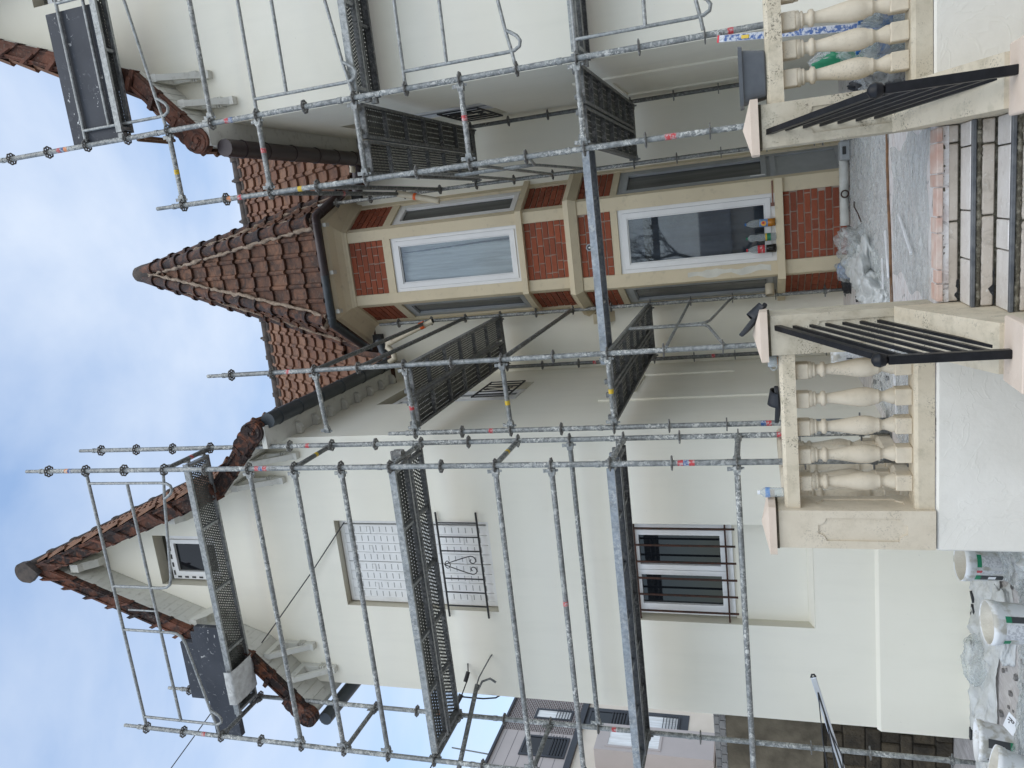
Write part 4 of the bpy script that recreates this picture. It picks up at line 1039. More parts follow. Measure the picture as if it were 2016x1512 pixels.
# ---------------------------------------------------------------- scaffolding
def rosette_mesh():
    m = MB(); n = 32; t = 0.0045
    def ring(r0f, r1f, za, zb):
        vs = []
        for zz in (za, zb):
            for k in range(n):
                a = 2 * math.pi * k / n
                vs.append((r0f(a) * math.cos(a), r0f(a) * math.sin(a), zz)); vs.append((r1f(a) * math.cos(a), r1f(a) * math.sin(a), zz))
        f = []
        for k in range(n):
            a, b = 2 * k, 2 * ((k + 1) % n); c, d = a + 2 * n, b + 2 * n
            f += [(a, b, b + 1, a + 1), (c, c + 1, d + 1, d), (a + 1, b + 1, d + 1, c + 1), (a, c, d, b)]
        m.add(vs, f)
    ring(lambda a: 0.046 + 0.003 * math.cos(8 * a), lambda a: 0.0605 + 0.0035 * math.cos(8 * a), -t, t)
    ring(lambda a: 0.023, lambda a: 0.034, -t * 1.3, t * 1.3)
    for k in range(8):
        a = 2 * math.pi * (k + 0.5) / 8; c, s = math.cos(a), math.sin(a); w = 0.0065
        mt = Matrix(((c, -s, 0, 0), (s, c, 0, 0), (0, 0, 1, 0), (0, 0, 0, 1)))
        m.box(0.030, 0.050, -w, w, -t * 0.9, t * 0.9, mt)
    return m.mesh('rosette')
ROS = rosette_mesh(); TR = 0.0242
def standard(par, x, y, z0, z1, top_level, n, pin=True, joints=(), stickers=(), mat='galv_tube'):
    m = MB(); m.cyl((x, y, z0 + 0.16), (x, y, z1), TR, n=12)
    for j in joints: m.cyl((x, y, j - 0.02), (x, y, j + 0.02), TR * 1.16, n=12)
    if pin: m.cyl((x, y, z1), (x, y, z1 + 0.03), TR * 1.12, n=12); m.cyl((x, y, z1 + 0.03), (x, y, z1 + 0.22), TR * 0.78, n=10)
    s = m.build('standard', mat, par, (x, y, z0))
    j = MB(); j.cyl((x, y, z0), (x, y, z0 + 0.30), 0.0185, n=10); j.cyl((x, y, z0 + 0.20), (x, y, z0 + 0.24), 0.034, n=8); j.box(x - 0.075, x + 0.075, y - 0.075, y + 0.075, z0, z0 + 0.008)
    for k in range(14): j.cyl((x, y, z0 + 0.02 + k * 0.013), (x, y, z0 + 0.026 + k * 0.013), 0.0205, n=10)
    j.cyl((x - 0.07, y, z0 + 0.22), (x + 0.07, y, z0 + 0.22), 0.008, n=6)
    j.build('base_jack', 'galv_dark', s)
    for k in range(n):
        z = top_level - 0.5 * k
        if z < z0 + 0.3: break
        place('rosette', ROS, 'rosette_steel', s, (x, y, z), (0, 0, random.uniform(0, 0.8)))
    for z, mats in stickers:
        for q, mm_ in enumerate(mats):
            MB().cyl((x, y, z + q * 0.045), (x, y, z + 0.043 + q * 0.045), TR * 1.03, n=12, caps=False).build('sticker', mm_, s)
    return s
def ledger(par, p0, p1, heads=(1, 1), mat='galv_tube', stk=None, r=TR, name='ledger'):
    p0, p1 = Vector(p0), Vector(p1); d = (p1 - p0).normalized(); up_ = Vector((0, 0, 1))
    m = MB(); m.cyl(p0 + d * 0.075, p1 - d * 0.075, r, n=10)
    for e, s_, on in ((p0, d, heads[0]), (p1, -d, heads[1])):
        if not on: m.cyl(e + s_ * 0.0, e + s_ * 0.08, r, n=10); continue
        sd_ = s_.cross(up_).normalized()
        q = []
        for dist, hw, hh in ((0.030, 0.011, 0.032), (0.062, 0.024, 0.030), (0.095, 0.025, 0.024)):
            c = e + s_ * dist; q += [c + sd_ * hw + up_ * hh, c - sd_ * hw + up_ * hh, c - sd_ * hw - up_ * hh, c + sd_ * hw - up_ * hh]
        m.add(q, [(0, 1, 2, 3)] + [(k * 4 + i, k * 4 + (i + 1) % 4, k * 4 + 4 + (i + 1) % 4, k * 4 + 4 + i) for k in range(2) for i in range(4)] + [(11, 10, 9, 8)])
        c = e + s_ * 0.05; w = sd_ * 0.004
        m.add([c + w + up_ * 0.075 - s_ * 0.012, c - w + up_ * 0.075 - s_ * 0.012, c - w + up_ * 0.075 + s_ * 0.022, c + w + up_ * 0.075 + s_ * 0.022, c + w - up_ * 0.055 - s_ * 0.010, c - w - up_ * 0.055 - s_ * 0.010, c - w - up_ * 0.055 + s_ * 0.008, c + w - up_ * 0.055 + s_ * 0.008], [(0, 1, 2, 3), (7, 6, 5, 4), (0, 4, 5, 1), (1, 5, 6, 2), (2, 6, 7, 3), (3, 7, 4, 0)])
    o = m.build(name, mat, par)
    if stk:
        for f, mm_ in stk:
            c = p0.lerp(p1, f); MB().cyl(c - d * 0.022, c + d * 0.022, r * 1.03, n=10, caps=False).build('sticker', mm_, o)
    return o
def deck(par, o, x, length, width, sheet='deck_fine', ribs=6, mat='galv_clean', hooks=True, side_h=0.062):
    """o = corner on top level, x = direction of length; width goes to the left of x"""
    x = Vector(x).normalized(); y = Vector((0, 0, 1)).cross(x); mt = frame_mtx(o, x, (0, 0, 1))
    m = MB(); t = 0.003
    for ya, sg in ((0.0, 1), (width, -1)):
        m.box(0, length, min(ya, ya + sg * 0.004), max(ya, ya + sg * 0.004), -side_h, 0.0)
        m.box(0, length, min(ya, ya + sg * 0.028), max(ya, ya + sg * 0.028), -side_h - 0.003, -side_h)
    for k in range(ribs + 1):
        xx = 0.02 + (length - 0.06) * k / ribs
        m.box(xx, xx + 0.028, 0.004, width - 0.004, -0.045 if 0 < k < ribs else -side_h, -0.005)
    if hooks:
        for xx in (-0.055, length + 0.005):
            for yy in (0.03, width - 0.07): m.box(xx, xx + 0.05, yy, yy + 0.04, -0.05, 0.012)
    me = m.mesh('deck_plank')
    dk = place('deck_plank', me, mat, par, mtx=mt)
    s = MB(); s.add([(0.01, 0.004, -0.003), (length - 0.01, 0.004, -0.003), (length - 0.01, width - 0.004, -0.003), (0.01, width - 0.004, -0.003)], [(0, 1, 2, 3)])
    place('deck_sheet', s.mesh('deck_sheet'), sheet, dk, mtx=mt)
    return dk
def guard_frame(par, P0, P1, zt, zb, zm, posts=(True, True), halves=(True, True), cpost=(0.43, 0.60), thin=False, top=True):
    P0, P1 = Vector((*P0, 0)), Vector((*P1, 0)); Lg = (P1 - P0).length; d = (P1 - P0).normalized(); r = 0.0168
    def pt(s_, z): return P0 + d * s_ + Vector((0, 0, z))
    m = MB()
    if top: m.cyl(pt(0.03, zt), pt(Lg - 0.03, zt), r, n=8)
    a, b = 0.14, Lg - 0.14
    m.cyl(pt(a, zm), pt(b, zm), r * 0.95, n=8)
    for side, on, hf, c in ((0, posts[0], halves[0], cpost[0]), (1, posts[1], halves[1], cpost[1])):
        f = (lambda s_: s_) if side == 0 else (lambda s_: Lg - s_)
        ctr = Lg * (c if side == 0 else 1 - c)
        if on:
            pts = [pt(f(0.14), zt), pt(f(0.14), zb + 0.06), pt(f(0.145), zb - 0.01), pt(f(0.17), zb - 0.055), pt(f(0.21), zb - 0.065), pt(f(0.25), zb - 0.04), pt(f(0.285), zb + 0.01), pt(f(0.31), zb + 0.055)]
            m.tube(pts, r * 0.9, 7)
        if hf:
            h = 0.20 * (zt - zb)
            pts = [pt(f(0.04), zb), pt(f(0.12), zb + 0.012), pt(f(0.3), zb + 0.05), pt(f(ctr * 0.9), zb + h * 0.95), pt(f(ctr * 0.965), zb + h * 1.12), pt(f(ctr * 0.992), zb + h * 1.4), pt(f(ctr), zb + h * 1.8), pt(f(ctr), zt)]
            m.tube(pts, r * 0.9, 7)
    if thin: m.cyl(pt(Lg * 0.52, zm), pt(Lg * 0.52, zt - 0.30 * (zt - zb) + 0.16), r * 0.55, n=6)
    return m.build('guard_frame', 'galv_clean', par)

# -- scaffold on the left gable
XL, XR, YF, YB = -5.06, -2.03, 5.957, 6.665
sa = thing('scaffold', 'galvanised scaffold with three decks standing across the left gable front', 'scaffold', (-3.55, 6.3, 0.0))
standard(sa, XR, YF, TER, 8.97, 8.88, 16, True, (4.98, 2.98), [(8.56, ('sticker_blue', 'sticker_orange')), (6.17, ('sticker_red', 'sticker_blue', 'sticker_red')), (2.20, ('sticker_red', 'sticker_blue', 'sticker_red'))])
standard(sa, XR + 0.001, YB, TER, 8.97, 8.88, 16, True, (6.98, 4.98, 2.98), [(6.14, ('sticker_red',)), (1.52, ('sticker_red',))])
standard(sa, XL, YF, 0.0, 8.47, 8.38, 16, True, (6.48, 4.48, 2.48), [(7.58, ('sticker_red',))])
standard(sa, XL, YB, 0.0, 8.47, 8.38, 16, True, (6.48, 4.48, 2.48), [(5.10, ('sticker_orange',)), (3.20, ('sticker_red',))])
for z, stk in ((6.38, None), (5.88, None), (5.38, None), (3.88, None), (3.38, [(0.42, 'sticker_red')]), (1.88, None)): ledger(sa, (XR, YF, z), (XL, YF, z), stk=stk)
ledger(sa, (XR, YB, 3.38), (XL, YB, 3.38))
for z, stk in ((7.38, [(0.55, 'sticker_red')]), (5.88, [(0.55, 'sticker_yellow')]), (4.88, None), (3.88, [(0.5, 'sticker_yellow')]), (2.88, None), (1.88, None)): ledger(sa, (XR, YF, z), (XR, YB, z), stk=stk, mat='galv_dark' if z > 5 else 'galv_tube')
for z in (7.38, 5.88, 4.88, 3.88, 2.88): ledger(sa, (XL, YF, z), (XL, YB, z), mat='galv_dark')
LD = XR - XL - 0.10
deck(sa, (XL + 0.05, YF + 0.30, 7.42), (1, 0, 0), LD, 0.34, 'deck_fine', 4)
deck(sa, (XL + 0.05, YF + 0.03, 4.92), (1, 0, 0), LD, 0.30, 'deck_sparse', 5)
deck(sa, (XL + 0.05, YF + 0.37, 4.92), (1, 0, 0), LD, 0.30, 'deck_bold', 5, 'galv_dark')
deck(sa, (XL + 0.05, YF + 0.03, 2.92), (1, 0, 0), LD, 0.30, 'deck_sparse', 6, 'galv_beam')
deck(sa, (XL + 0.05, YF + 0.37, 2.92), (1, 0, 0), LD, 0.30, 'deck_sparse', 6, 'galv_dark')
guard_frame(sa, (XR, YF), (XL, YF), 8.38, 7.40, 7.88, thin=True)
m = MB(); c = Vector((XR + 0.03, YF + 0.27, 4.90)); m.cyl(c + Vector((0, 0, -0.03)), c + Vector((0.0, 0.0, 0.05)), 0.05, n=8); m.cyl((XR - 0.3, YF + 0.27, 4.97), (XR + 0.06, YF + 0.27, 4.97), 0.026, n=10); m.cyl((XR - 0.02, YF + 0.02, 4.80), (XR - 0.02, YF + 0.66, 4.93), 0.016, n=8)
m.build('coupler', 'rosette_steel', sa)

# -- scaffold tower along the inner wall of the left wing
B5, B6, B7, B8 = (-1.25, 6.715), (-1.955, 6.77), (-1.94, 9.84), (-1.22, 9.775)
sb = thing('scaffold', 'narrow galvanised scaffold tower between the left wing and the bay', 'scaffold', (-1.6, 8.3, TER))
standard(sb, *B5, TER, 7.05, 6.968, 13, True, (5.15,), [(6.25, ('sticker_red',)), (5.0, ())], 'galv_tube')
standard(sb, *B6, TER, 5.05, 4.974, 9, True, (3.1,), [(4.15, ('sticker_red',)), (1.60, ('sticker_red', 'sticker_blue'))])
standard(sb, *B7, TER, 5.06, 4.96, 9, False, (), [(3.72, ('sticker_red',)), (2.20, ('sticker_red',))], 'galv_dark')
standard(sb, *B8, TER, 6.53, 6.453, 12, True, (4.5,), [])
for z in (5.968, 5.468, 3.968): ledger(sb, (*B5, z), (*B8, z), mat='galv_dark')
for z, a, stk in ((5.968, 0, None), (4.968, 1, [(0.62, 'sticker_red')]), (3.968, 1, [(0.6, 'sticker_yellow')]), (2.968, 1, [(0.5, 'sticker_yellow')])): ledger(sb, (*B5, z), (*B6, z), (1, 1), stk=stk)
for z in (4.96, 2.96): ledger(sb, (*B8, z), (*B7, z), mat='galv_dark')
for z, sh, mt_ in ((5.01, ('deck_fine', 'deck_sparse'), 'galv_dark'), (3.01, ('deck_fine', 'deck_sparse'), 'galv_dark')):
    dx = Vector((0.012, 1, 0))
    deck(sb, (-1.26, 6.80, z), dx, 2.94, 0.31, sh[0], 6, mt_)
    deck(sb, (-1.60, 6.82, z), dx, 2.94, 0.31, sh[1], 6, mt_)
guard_frame(sb, B5, B8, 2.97, 1.95, 2.46, (False, False), cpost=(0.40, 0.42))

# -- scaffold of the right wing
C9, C10, C11, C12, C13 = (0.506, 6.483), (1.203, 6.473), (0.494, 9.535), (1.196, 9.544), (4.27, 6.473)
sc_ = thing('scaffold', 'galvanised scaffold wrapping the right wing with dark board on its top deck', 'scaffold', (1.2, 7.5, TER))
standard(sc_, *C9, TER, 7.06, 6.962, 13, True, (5.1, 3.10), [(6.28, ('sticker_red',)), (6.40, ('sticker_orange',)), (5.62, ('sticker_yellow',)), (2.22, ('sticker_red', 'sticker_red'))])
standard(sc_, *C10, TER, 9.06, 8.96, 17, True, (7.1, 5.1, 3.1), [(8.20, ('sticker_orange', 'sticker_blue', 'sticker_red')), (6.22, ('sticker_blue', 'sticker_red')), (1.75, ('sticker_red',))])
standard(sc_, *C11, TER, 7.06, 6.987, 13, True, (5.1,), [], 'galv_tube')
standard(sc_, *C12, TER, 5.06, 4.978, 9, False, (), [], 'galv_dark')
standard(sc_, *C13, TER, 9.06, 8.96, 17, True, (7.1, 5.1, 3.1))
for z, stk in ((6.962, [(0.55, 'sticker_yellow')]), (5.962, [(0.45, 'sticker_red')]), (4.962, None), (3.962, [(0.45, 'sticker_red')]), (2.962, None)): ledger(sc_, (*C10, z), (*C9, z), stk=stk)
for z in (5.965, 5.47): ledger(sc_, (*C9, z), (*C11, z), mat='galv_dark', stk=[(0.45, 'sticker_red')] if z > 5.6 else None)
for z in (4.962, 2.962): ledger(sc_, (*C11, z), (*C12, z), mat='galv_dark')
for z in (6.46,): ledger(sc_, (*C10, z), (*C13, z))
for z, sh in ((5.0, ('deck_sparse', 'deck_fine')), (3.0, ('deck_sparse', 'deck_sparse'))):
    deck(sc_, (1.17, 6.57, z), (0, 1, 0), 2.90, 0.30, sh[0], 6, 'galv_dark')
    deck(sc_, (0.85, 6.57, z), (0, 1, 0), 2.90, 0.31, sh[1], 6, 'galv_dark')
deck(sc_, (1.26, 6.395, 7.50), (1, 0, 0), 2.95, 0.165, 'deck_fine', 4, 'galv_clean')
for z, m1, m2 in ((5.0, 'galv_clean', 'galv_dark'), (3.0, 'galv_clean', 'galv_dark')):
    deck(sc_, (1.26, 6.50, z), (1, 0, 0), 2.95, 0.235, 'deck_fine', 4, m1)
    deck(sc_, (1.26, 6.745, z), (1, 0, 0), 2.95, 0.235, 'deck_sparse', 5, m2)
guard_frame(sc_, C10, C13, 7.96, 6.98, 7.64)
guard_frame(sc_, C10, C13, 5.96, 4.97, 5.62)
guard_frame(sc_, C10, C13, 4.46, 3.47, 4.06)
guard_frame(sc_, C10, C13, 2.96, 1.97, 2.40)
guard_frame(sc_, C9, C11, 4.47, 3.46, 3.96, (False, False), cpost=(0.35, 0.3))
m = MB(); m.cyl((1.20, 6.58, 7.34), (1.20, 7.0, 7.34), 0.018, n=8); m.cyl((1.19, 6.55, 7.40), (1.19, 6.98, 7.40), 0.02, n=8); m.build('bracket_arm', 'wood_brown', sc_)
# bridging plank from one scaffold to the other
br = thing('scaffold_plank', 'steel scaffold plank bridging the two scaffolds in front of the bay', 'plank', (-0.4, 7.1, 3.02))
deck(br, (-1.36, 7.0, 3.085), (1, -0.02, 0), 1.98, 0.30, 'deck_sparse', 4, 'galv_beam')
# tie tube with hook to the wall, overhead cable and its clamps
tie = thing('tie_tube', 'grey scaffold tie tube hooked into the left end of the gable wall', 'tube', (-4.8, 6.4, 4.6))
MB().cyl((-5.10, 5.93, 4.62), (-4.72, 6.72, 4.66), 0.0242, n=10).build('tube', 'galv_dark', tie)
MB().tube([(-4.74, 6.70, 4.67), (-4.68, 6.80, 4.66), (-4.55, 6.98, 4.58), (-4.52, 7.02, 4.55)], 0.008, 6).build('hook', 'galv_dark', tie)
MB().tube([(-4.75, 6.68, 4.64), (-4.68, 6.73, 4.60), (-4.66, 6.76, 4.52), (-4.70, 6.76, 4.46)], 0.012, 6).build('claw', 'galv_dark', tie)
cab = thing('overhead_cable', 'thin black cable running down from the sky to the shuttered window', 'cable', (-3.1, 6.95, 6.1))
MB().tube([(-3.02, 7.0, 6.10), (-3.6, 6.93, 6.58), (-4.3, 6.85, 7.2), (-5.3, 6.72, 8.1), (-6.4, 6.6, 9.1), (-9.0, 6.4, 11.6)], 0.007, 5).build('wire', 'cable_black', cab)
cab = thing('overhead_cable', 'black service cable with insulators anchored at the left edge of the wall', 'cable', (-4.7, 6.9, 4.7))
MB().tube([(-4.66, 7.0, 4.86), (-4.76, 6.9, 4.83), (-4.95, 6.75, 4.90), (-5.2, 6.5, 5.0), (-5.8, 6.0, 5.3), (-8.0, 4.6, 6.6)], 0.007, 5).build('wire', 'cable_black', cab)
MB().tube([(-4.92, 6.78, 4.88), (-4.98, 6.86, 4.82), (-5.03, 6.93, 4.70), (-5.05, 6.99, 4.58), (-5.06, 7.1, 4.52)], 0.009, 5).build('wire', 'cable_black', cab)
m = MB(); m.cyl((-4.72, 6.94, 4.84), (-4.80, 6.87, 4.86), 0.024, 0.024, 8); m.build('insulator', 'iron_black', cab)
m = MB(); m.cyl((-4.90, 6.79, 4.89), (-4.99, 6.70, 4.93), 0.03, 0.018, 8); m.build('clamp', 'iron_black', cab)

# ---------------------------------------------------------------- terrace, stairs
m = MB(); m.add([(x, y, z) for z in (TER - 0.06, TER) for x, y in ((-2.29, 5.02), (-0.74, 5.02), (-0.74, 4.99), (0.24, 4.99), (0.24, 5.02), (4.6, 5.02), (4.6, 7.0), (1.27, 7.0), (1.27, 10.0), (-2.035, 10.0), (-2.035, 7.0), (-2.29, 7.0))], [tuple(range(12, 24)), tuple(range(11, -1, -1))] + [(i, (i + 1) % 12, 12 + (i + 1) % 12, 12 + i) for i in range(12)])
ter = tag(m.build('terrace_floor', 'terrace_stone', None, (0, 7, TER)), kind='structure')
rnd = random.Random(3); x = -0.735; 
while x < 0.235:                                                 # pink edge stones
    w = rnd.uniform(0.07, 0.21); x1 = min(x + w, 0.238)
    if x1 - x > 0.02:
        dpt = rnd.uniform(0.10, 0.19); mb = MB().bbox(x + 0.004, x1 - 0.004, 4.968 + rnd.uniform(-.008, .006), 4.97 + dpt, TER - 0.022 - rnd.uniform(0, .006), TER + 0.003 + rnd.uniform(0, .004), 0.003)
        mb.build('paving_stone', 'edge_pink', ter)
    x = x1
rw = thing('retaining_wall', 'white skim-coated terrace wall under the left balustrade', 'wall', (-1.5, 5.05, 0))
m = MB(); m.bbox(-2.305, -0.76, 5.0, 5.12, 0.0, TER - 0.004, 0.012); m.bbox(-2.303, -2.16, 5.118, 6.998, 0.0, TER - 0.006, 0.012); m.build('wall', 'skim_coat', rw)
rw = thing('retaining_wall', 'white skim-coated terrace wall under the right balustrade', 'wall', (1.6, 5.05, 0))
m = MB(); m.bbox(0.26, 4.6, 5.0, 5.12, 0.0, TER + 0.012, 0.012); m.build('wall', 'skim_coat', rw)

st = thing('stairs', None, None, (-0.25, 4.4, 0)); tag(st, kind='structure')
RH, TD = 0.1145, 0.25; x0, x1 = -0.745, 0.245
for k in range(6):
    zt = TER - RH * k; yn = 4.99 - TD * k                        # nosing of this step
    core = MB(); core.box(x0, x1, yn + 0.02, 5.05, max(zt - RH - 0.02, 0), zt - 0.034); core.build('step', 'moss_dark', st)
    if k > 0:
        MB().bbox(x0, x1, yn, yn + 0.03, zt - 0.022, zt - 0.001, 0.004).build('nosing', 'nosing_slate', st)
        cuts = [x0, x0 + 0.20 + 0.14 * ((k * 37) % 5) / 5, x0 + 0.47 + 0.05 * (k % 2), x1 - 0.11 - 0.02 * k, x1]
        for i in range(4):
            MB().bbox(cuts[i] + 0.004, cuts[i + 1] - 0.004, yn + 0.031, yn + TD - 0.012, zt - 0.03, zt + random.uniform(-0.003, 0.003), 0.004, Matrix.Translation((0, yn, 0)) @ Matrix.Rotation(random.uniform(-0.006, 0.006), 4, 'X') @ Matrix.Translation((0, -yn, 0))).build('tread_tile', 'tread_skylit', st)
    zr = zt - 0.05
    cuts = [x0, x0 + 0.46 + 0.03 * (k % 2), x1 - 0.10 - 0.03 * (k % 3), x1]
    for i in range(3): MB().bbox(cuts[i] + 0.005, cuts[i + 1] - 0.005, yn + 0.004, yn + 0.03, zt - RH + 0.006, zr, 0.006).build('riser_tile', 'step_tile', st)
    m = MB(); pts = [(x0 + 0.002 + (x1 - x0 - 0.004) * q / 90, yn + 0.016 + random.uniform(-.005, .003), zt - 0.036 + random.uniform(-.003, .003)) for q in range(91)]
    m.tube(pts, [random.uniform(0.011, 0.016) for _ in pts], 6); m.build('moss_strip', 'moss_dark', st)
    if k in (0, 1, 2):                                           # tar patches where tiles broke away
        xa = x0 + 0.01 if k < 2 else x0 + 0.28; w = 0.20 if k else 0.12
        pp = [(xa + w * q / 9, yn - 0.0 + 0.0, zt - RH + 0.006 + 0.05 * max(0.0, 0.35 + noise.noise(Vector((q * 0.37 + k * 9.1, 3.3, k)))) * math.sin(math.pi * (q + 0.3) / 10)) for q in range(10)]
        m = MB()
        for q in range(9): m.add([(pp[q][0], yn + 0.0015, zt - RH + 0.002), (pp[q + 1][0], yn + 0.0015, zt - RH + 0.002), (pp[q + 1][0], yn + 0.0015, pp[q + 1][2]), (pp[q][0], yn + 0.0015, pp[q][2])], [(0, 1, 2, 3)])
        m.build('tar_patch', 'bitumen', st)

# ---------------------------------------------------------------- balustrades
def baluster_mesh():
    m = MB(); z0 = 0.0; hw = 0.052
    m.bbox(-hw, hw, -hw, hw, 0.0, 0.098, 0.006); m.bbox(-hw * 0.95, hw * 0.95, -hw * 0.95, hw * 0.95, 0.59, 0.672, 0.006)
    p = [(0.050, 0.097), (0.050, 0.112), (0.034, 0.150), (0.031, 0.165), (0.037, 0.178), (0.045, 0.185), (0.046, 0.192), (0.044, 0.196), (0.056, 0.225), (0.062, 0.262), (0.060, 0.30), (0.053, 0.345), (0.043, 0.40), (0.036, 0.45), (0.032, 0.485), (0.034, 0.49), (0.047, 0.496), (0.050, 0.508), (0.046, 0.52), (0.033, 0.526), (0.033, 0.548), (0.046, 0.553), (0.049, 0.562), (0.041, 0.566), (0.054, 0.574), (0.054, 0.592)]
    m.lathe(p, (0, 0, 0), 20); return m.mesh('baluster')
BAL = baluster_mesh()
def pier(par, x0, x1, y0, y1, z0, z1, mat='cast_stone', panel='front', capw=0.035, name='pier'):
    me = bpy.data.meshes.new(name); bm = bmesh.new(); cxp, cyp = (x0 + x1) / 2, (y0 + y1) / 2
    hx, hy = (x1 - x0) / 2, (y1 - y0) / 2; H_ = z1 - z0
    def V(*p): return bm.verts.new(p)
    def notched():
        a, b0, b1, nr = hx * 0.60, 0.17 * H_, 0.73 * H_, hx * 0.36
        pts = []
        for sx, zz, sz in ((1, b0, 1), (1, b1, -1), (-1, b1, -1), (-1, b0, 1)):
            c = (sx * a, zz)
            arc = [(c[0] - sx * nr * math.cos(t_), c[1] + sz * nr * math.sin(t_)) for t_ in [math.pi / 2 * k / 5 for k in range(6)]]
            if (sx, sz) in ((1, 1), (-1, -1)): pass
            else: arc = arc[::-1]
            pts += arc
        return pts
    outer = [(-hx, 0), (hx, 0), (hx, H_), (-hx, H_)]
    faces = {'front': lambda u, z, d: (u, -hy + d, z), 'right': lambda u, z, d: (hx - d, u * hy / hx, z), 'left': lambda u, z, d: (-hx + d, u * hy / hx, z), 'back': lambda u, z, d: (u, hy - d, z)}
    for nm, mp in faces.items():
        if nm in panel:
            ov = [V(*mp(u, z, 0)) for u, z in outer]; iv = [V(*mp(u, z, 0)) for u, z in notched()]; bv = [V(*mp(u * 0.985, z, 0.010)) for u, z in notched()]
            es = [bm.edges.new((ov[i], ov[(i + 1) % 4])) for i in range(4)]; n = len(iv)
            es += [bm.edges.new((iv[i], iv[(i + 1) % n])) for i in range(n)]
            bmesh.ops.triangle_fill(bm, use_beauty=True, use_dissolve=False, edges=es)
            for i in range(n): bm.faces.new((iv[i], iv[(i + 1) % n], bv[(i + 1) % n], bv[i]))
            bm.faces.new(bv)
        else: bm.faces.new([V(*mp(u, z, 0)) for u, z in outer])
    bm.faces.new([V(-hx, -hy, H_), V(hx, -hy, H_), V(hx, hy, H_), V(-hx, hy, H_)])
    bmesh.ops.recalc_face_normals(bm, faces=bm.faces); bm.to_mesh(me); bm.free()
    p = place(name, me, mat, par, (cxp, cyp, z0))
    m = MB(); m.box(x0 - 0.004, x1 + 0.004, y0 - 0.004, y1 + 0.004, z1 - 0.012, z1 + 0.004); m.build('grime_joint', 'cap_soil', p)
    m = MB(); a, b, c, d = x0 - capw, x1 + capw, y0 - capw, y1 + capw; zc = z1 + 0.004
    m.add([(a, c, zc), (b, c, zc), (b, d, zc), (a, d, zc), (a, c, zc + 0.044), (b, c, zc + 0.044), (b, d, zc + 0.044), (a, d, zc + 0.044), (cxp, cyp, zc + 0.092)], [(3, 2, 1, 0), (0, 1, 5, 4), (1, 2, 6, 5), (2, 3, 7, 6), (3, 0, 4, 7), (4, 5, 8), (5, 6, 8), (6, 7, 8), (7, 4, 8)])
    m.build('pier_cap', 'cap_pink', p); return p
def rail_prof(par, name, x0, x1, y0, y1, z0, z1, mat, ch=0.02, axis='x'):
    m = MB(); pr = [(y0, z0), (y1, z0), (y1, z1 - ch), (y1 - ch, z1), (y0 + ch, z1), (y0, z1 - ch)]
    if axis == 'x': m.prism(pr, x0, x1, lambda u, v, d: (d, u, v))
    else: m.prism([(u, v) for u, v in pr], x0, x1, lambda u, v, d: (u, d, v))
    return m.build(name, mat, par)
bl = thing('balustrade', 'cream cast-stone balustrade left of the stairs with pointed pier caps', 'balustrade', (-1.5, 5.13, TER))
pier(bl, -1.005, -0.755, 5.0, 5.25, 0.682, 1.615, 'cast_stone_dirty', 'front')
pier(bl, -2.295, -2.035, 4.99, 5.25, 0.682, 1.615, 'cast_stone_clean', 'front,right')
rail_prof(bl, 'handrail', -2.034, -1.006, 5.03, 5.22, 1.465, 1.56, 'cast_stone')
rail_prof(bl, 'plinth_rail', -2.034, -1.006, 5.015, 5.235, 0.684, 0.795, 'cast_stone')
for x in (-1.135, -1.325, -1.51, -1.70, -1.885): place('baluster', BAL, 'cast_stone_clean', bl, (x, 5.125, 0.794))
rail_prof(bl, 'return_rail', 5.252, 6.99, -2.26, -2.07, 1.465, 1.56, 'cast_stone_clean', axis='y')
rail_prof(bl, 'return_plinth_rail', 5.252, 6.99, -2.27, -2.06, 0.684, 0.795, 'cast_stone_clean', axis='y')
for k in range(8): place('baluster', BAL, 'cast_stone_clean', bl, (-2.165, 5.42 + k * 0.19, 0.794))
bl = thing('balustrade', 'cream cast-stone balustrade right of the stairs carrying a grey tub', 'balustrade', (1.5, 5.13, TER))
pier(bl, 0.25, 0.495, 5.0, 5.25, 0.694, 1.615, 'cast_stone_dirty', 'front')
rail_prof(bl, 'handrail', 0.496, 2.6, 5.03, 5.22, 1.47, 1.565, 'cast_stone')
rail_prof(bl, 'plinth_rail', 0.496, 2.6, 5.015, 5.235, 0.696, 0.80, 'cast_stone_dirty')
for k in range(9): place('baluster', BAL, 'cast_stone_clean', bl, (0.63 + k * 0.157, 5.125, 0.799))
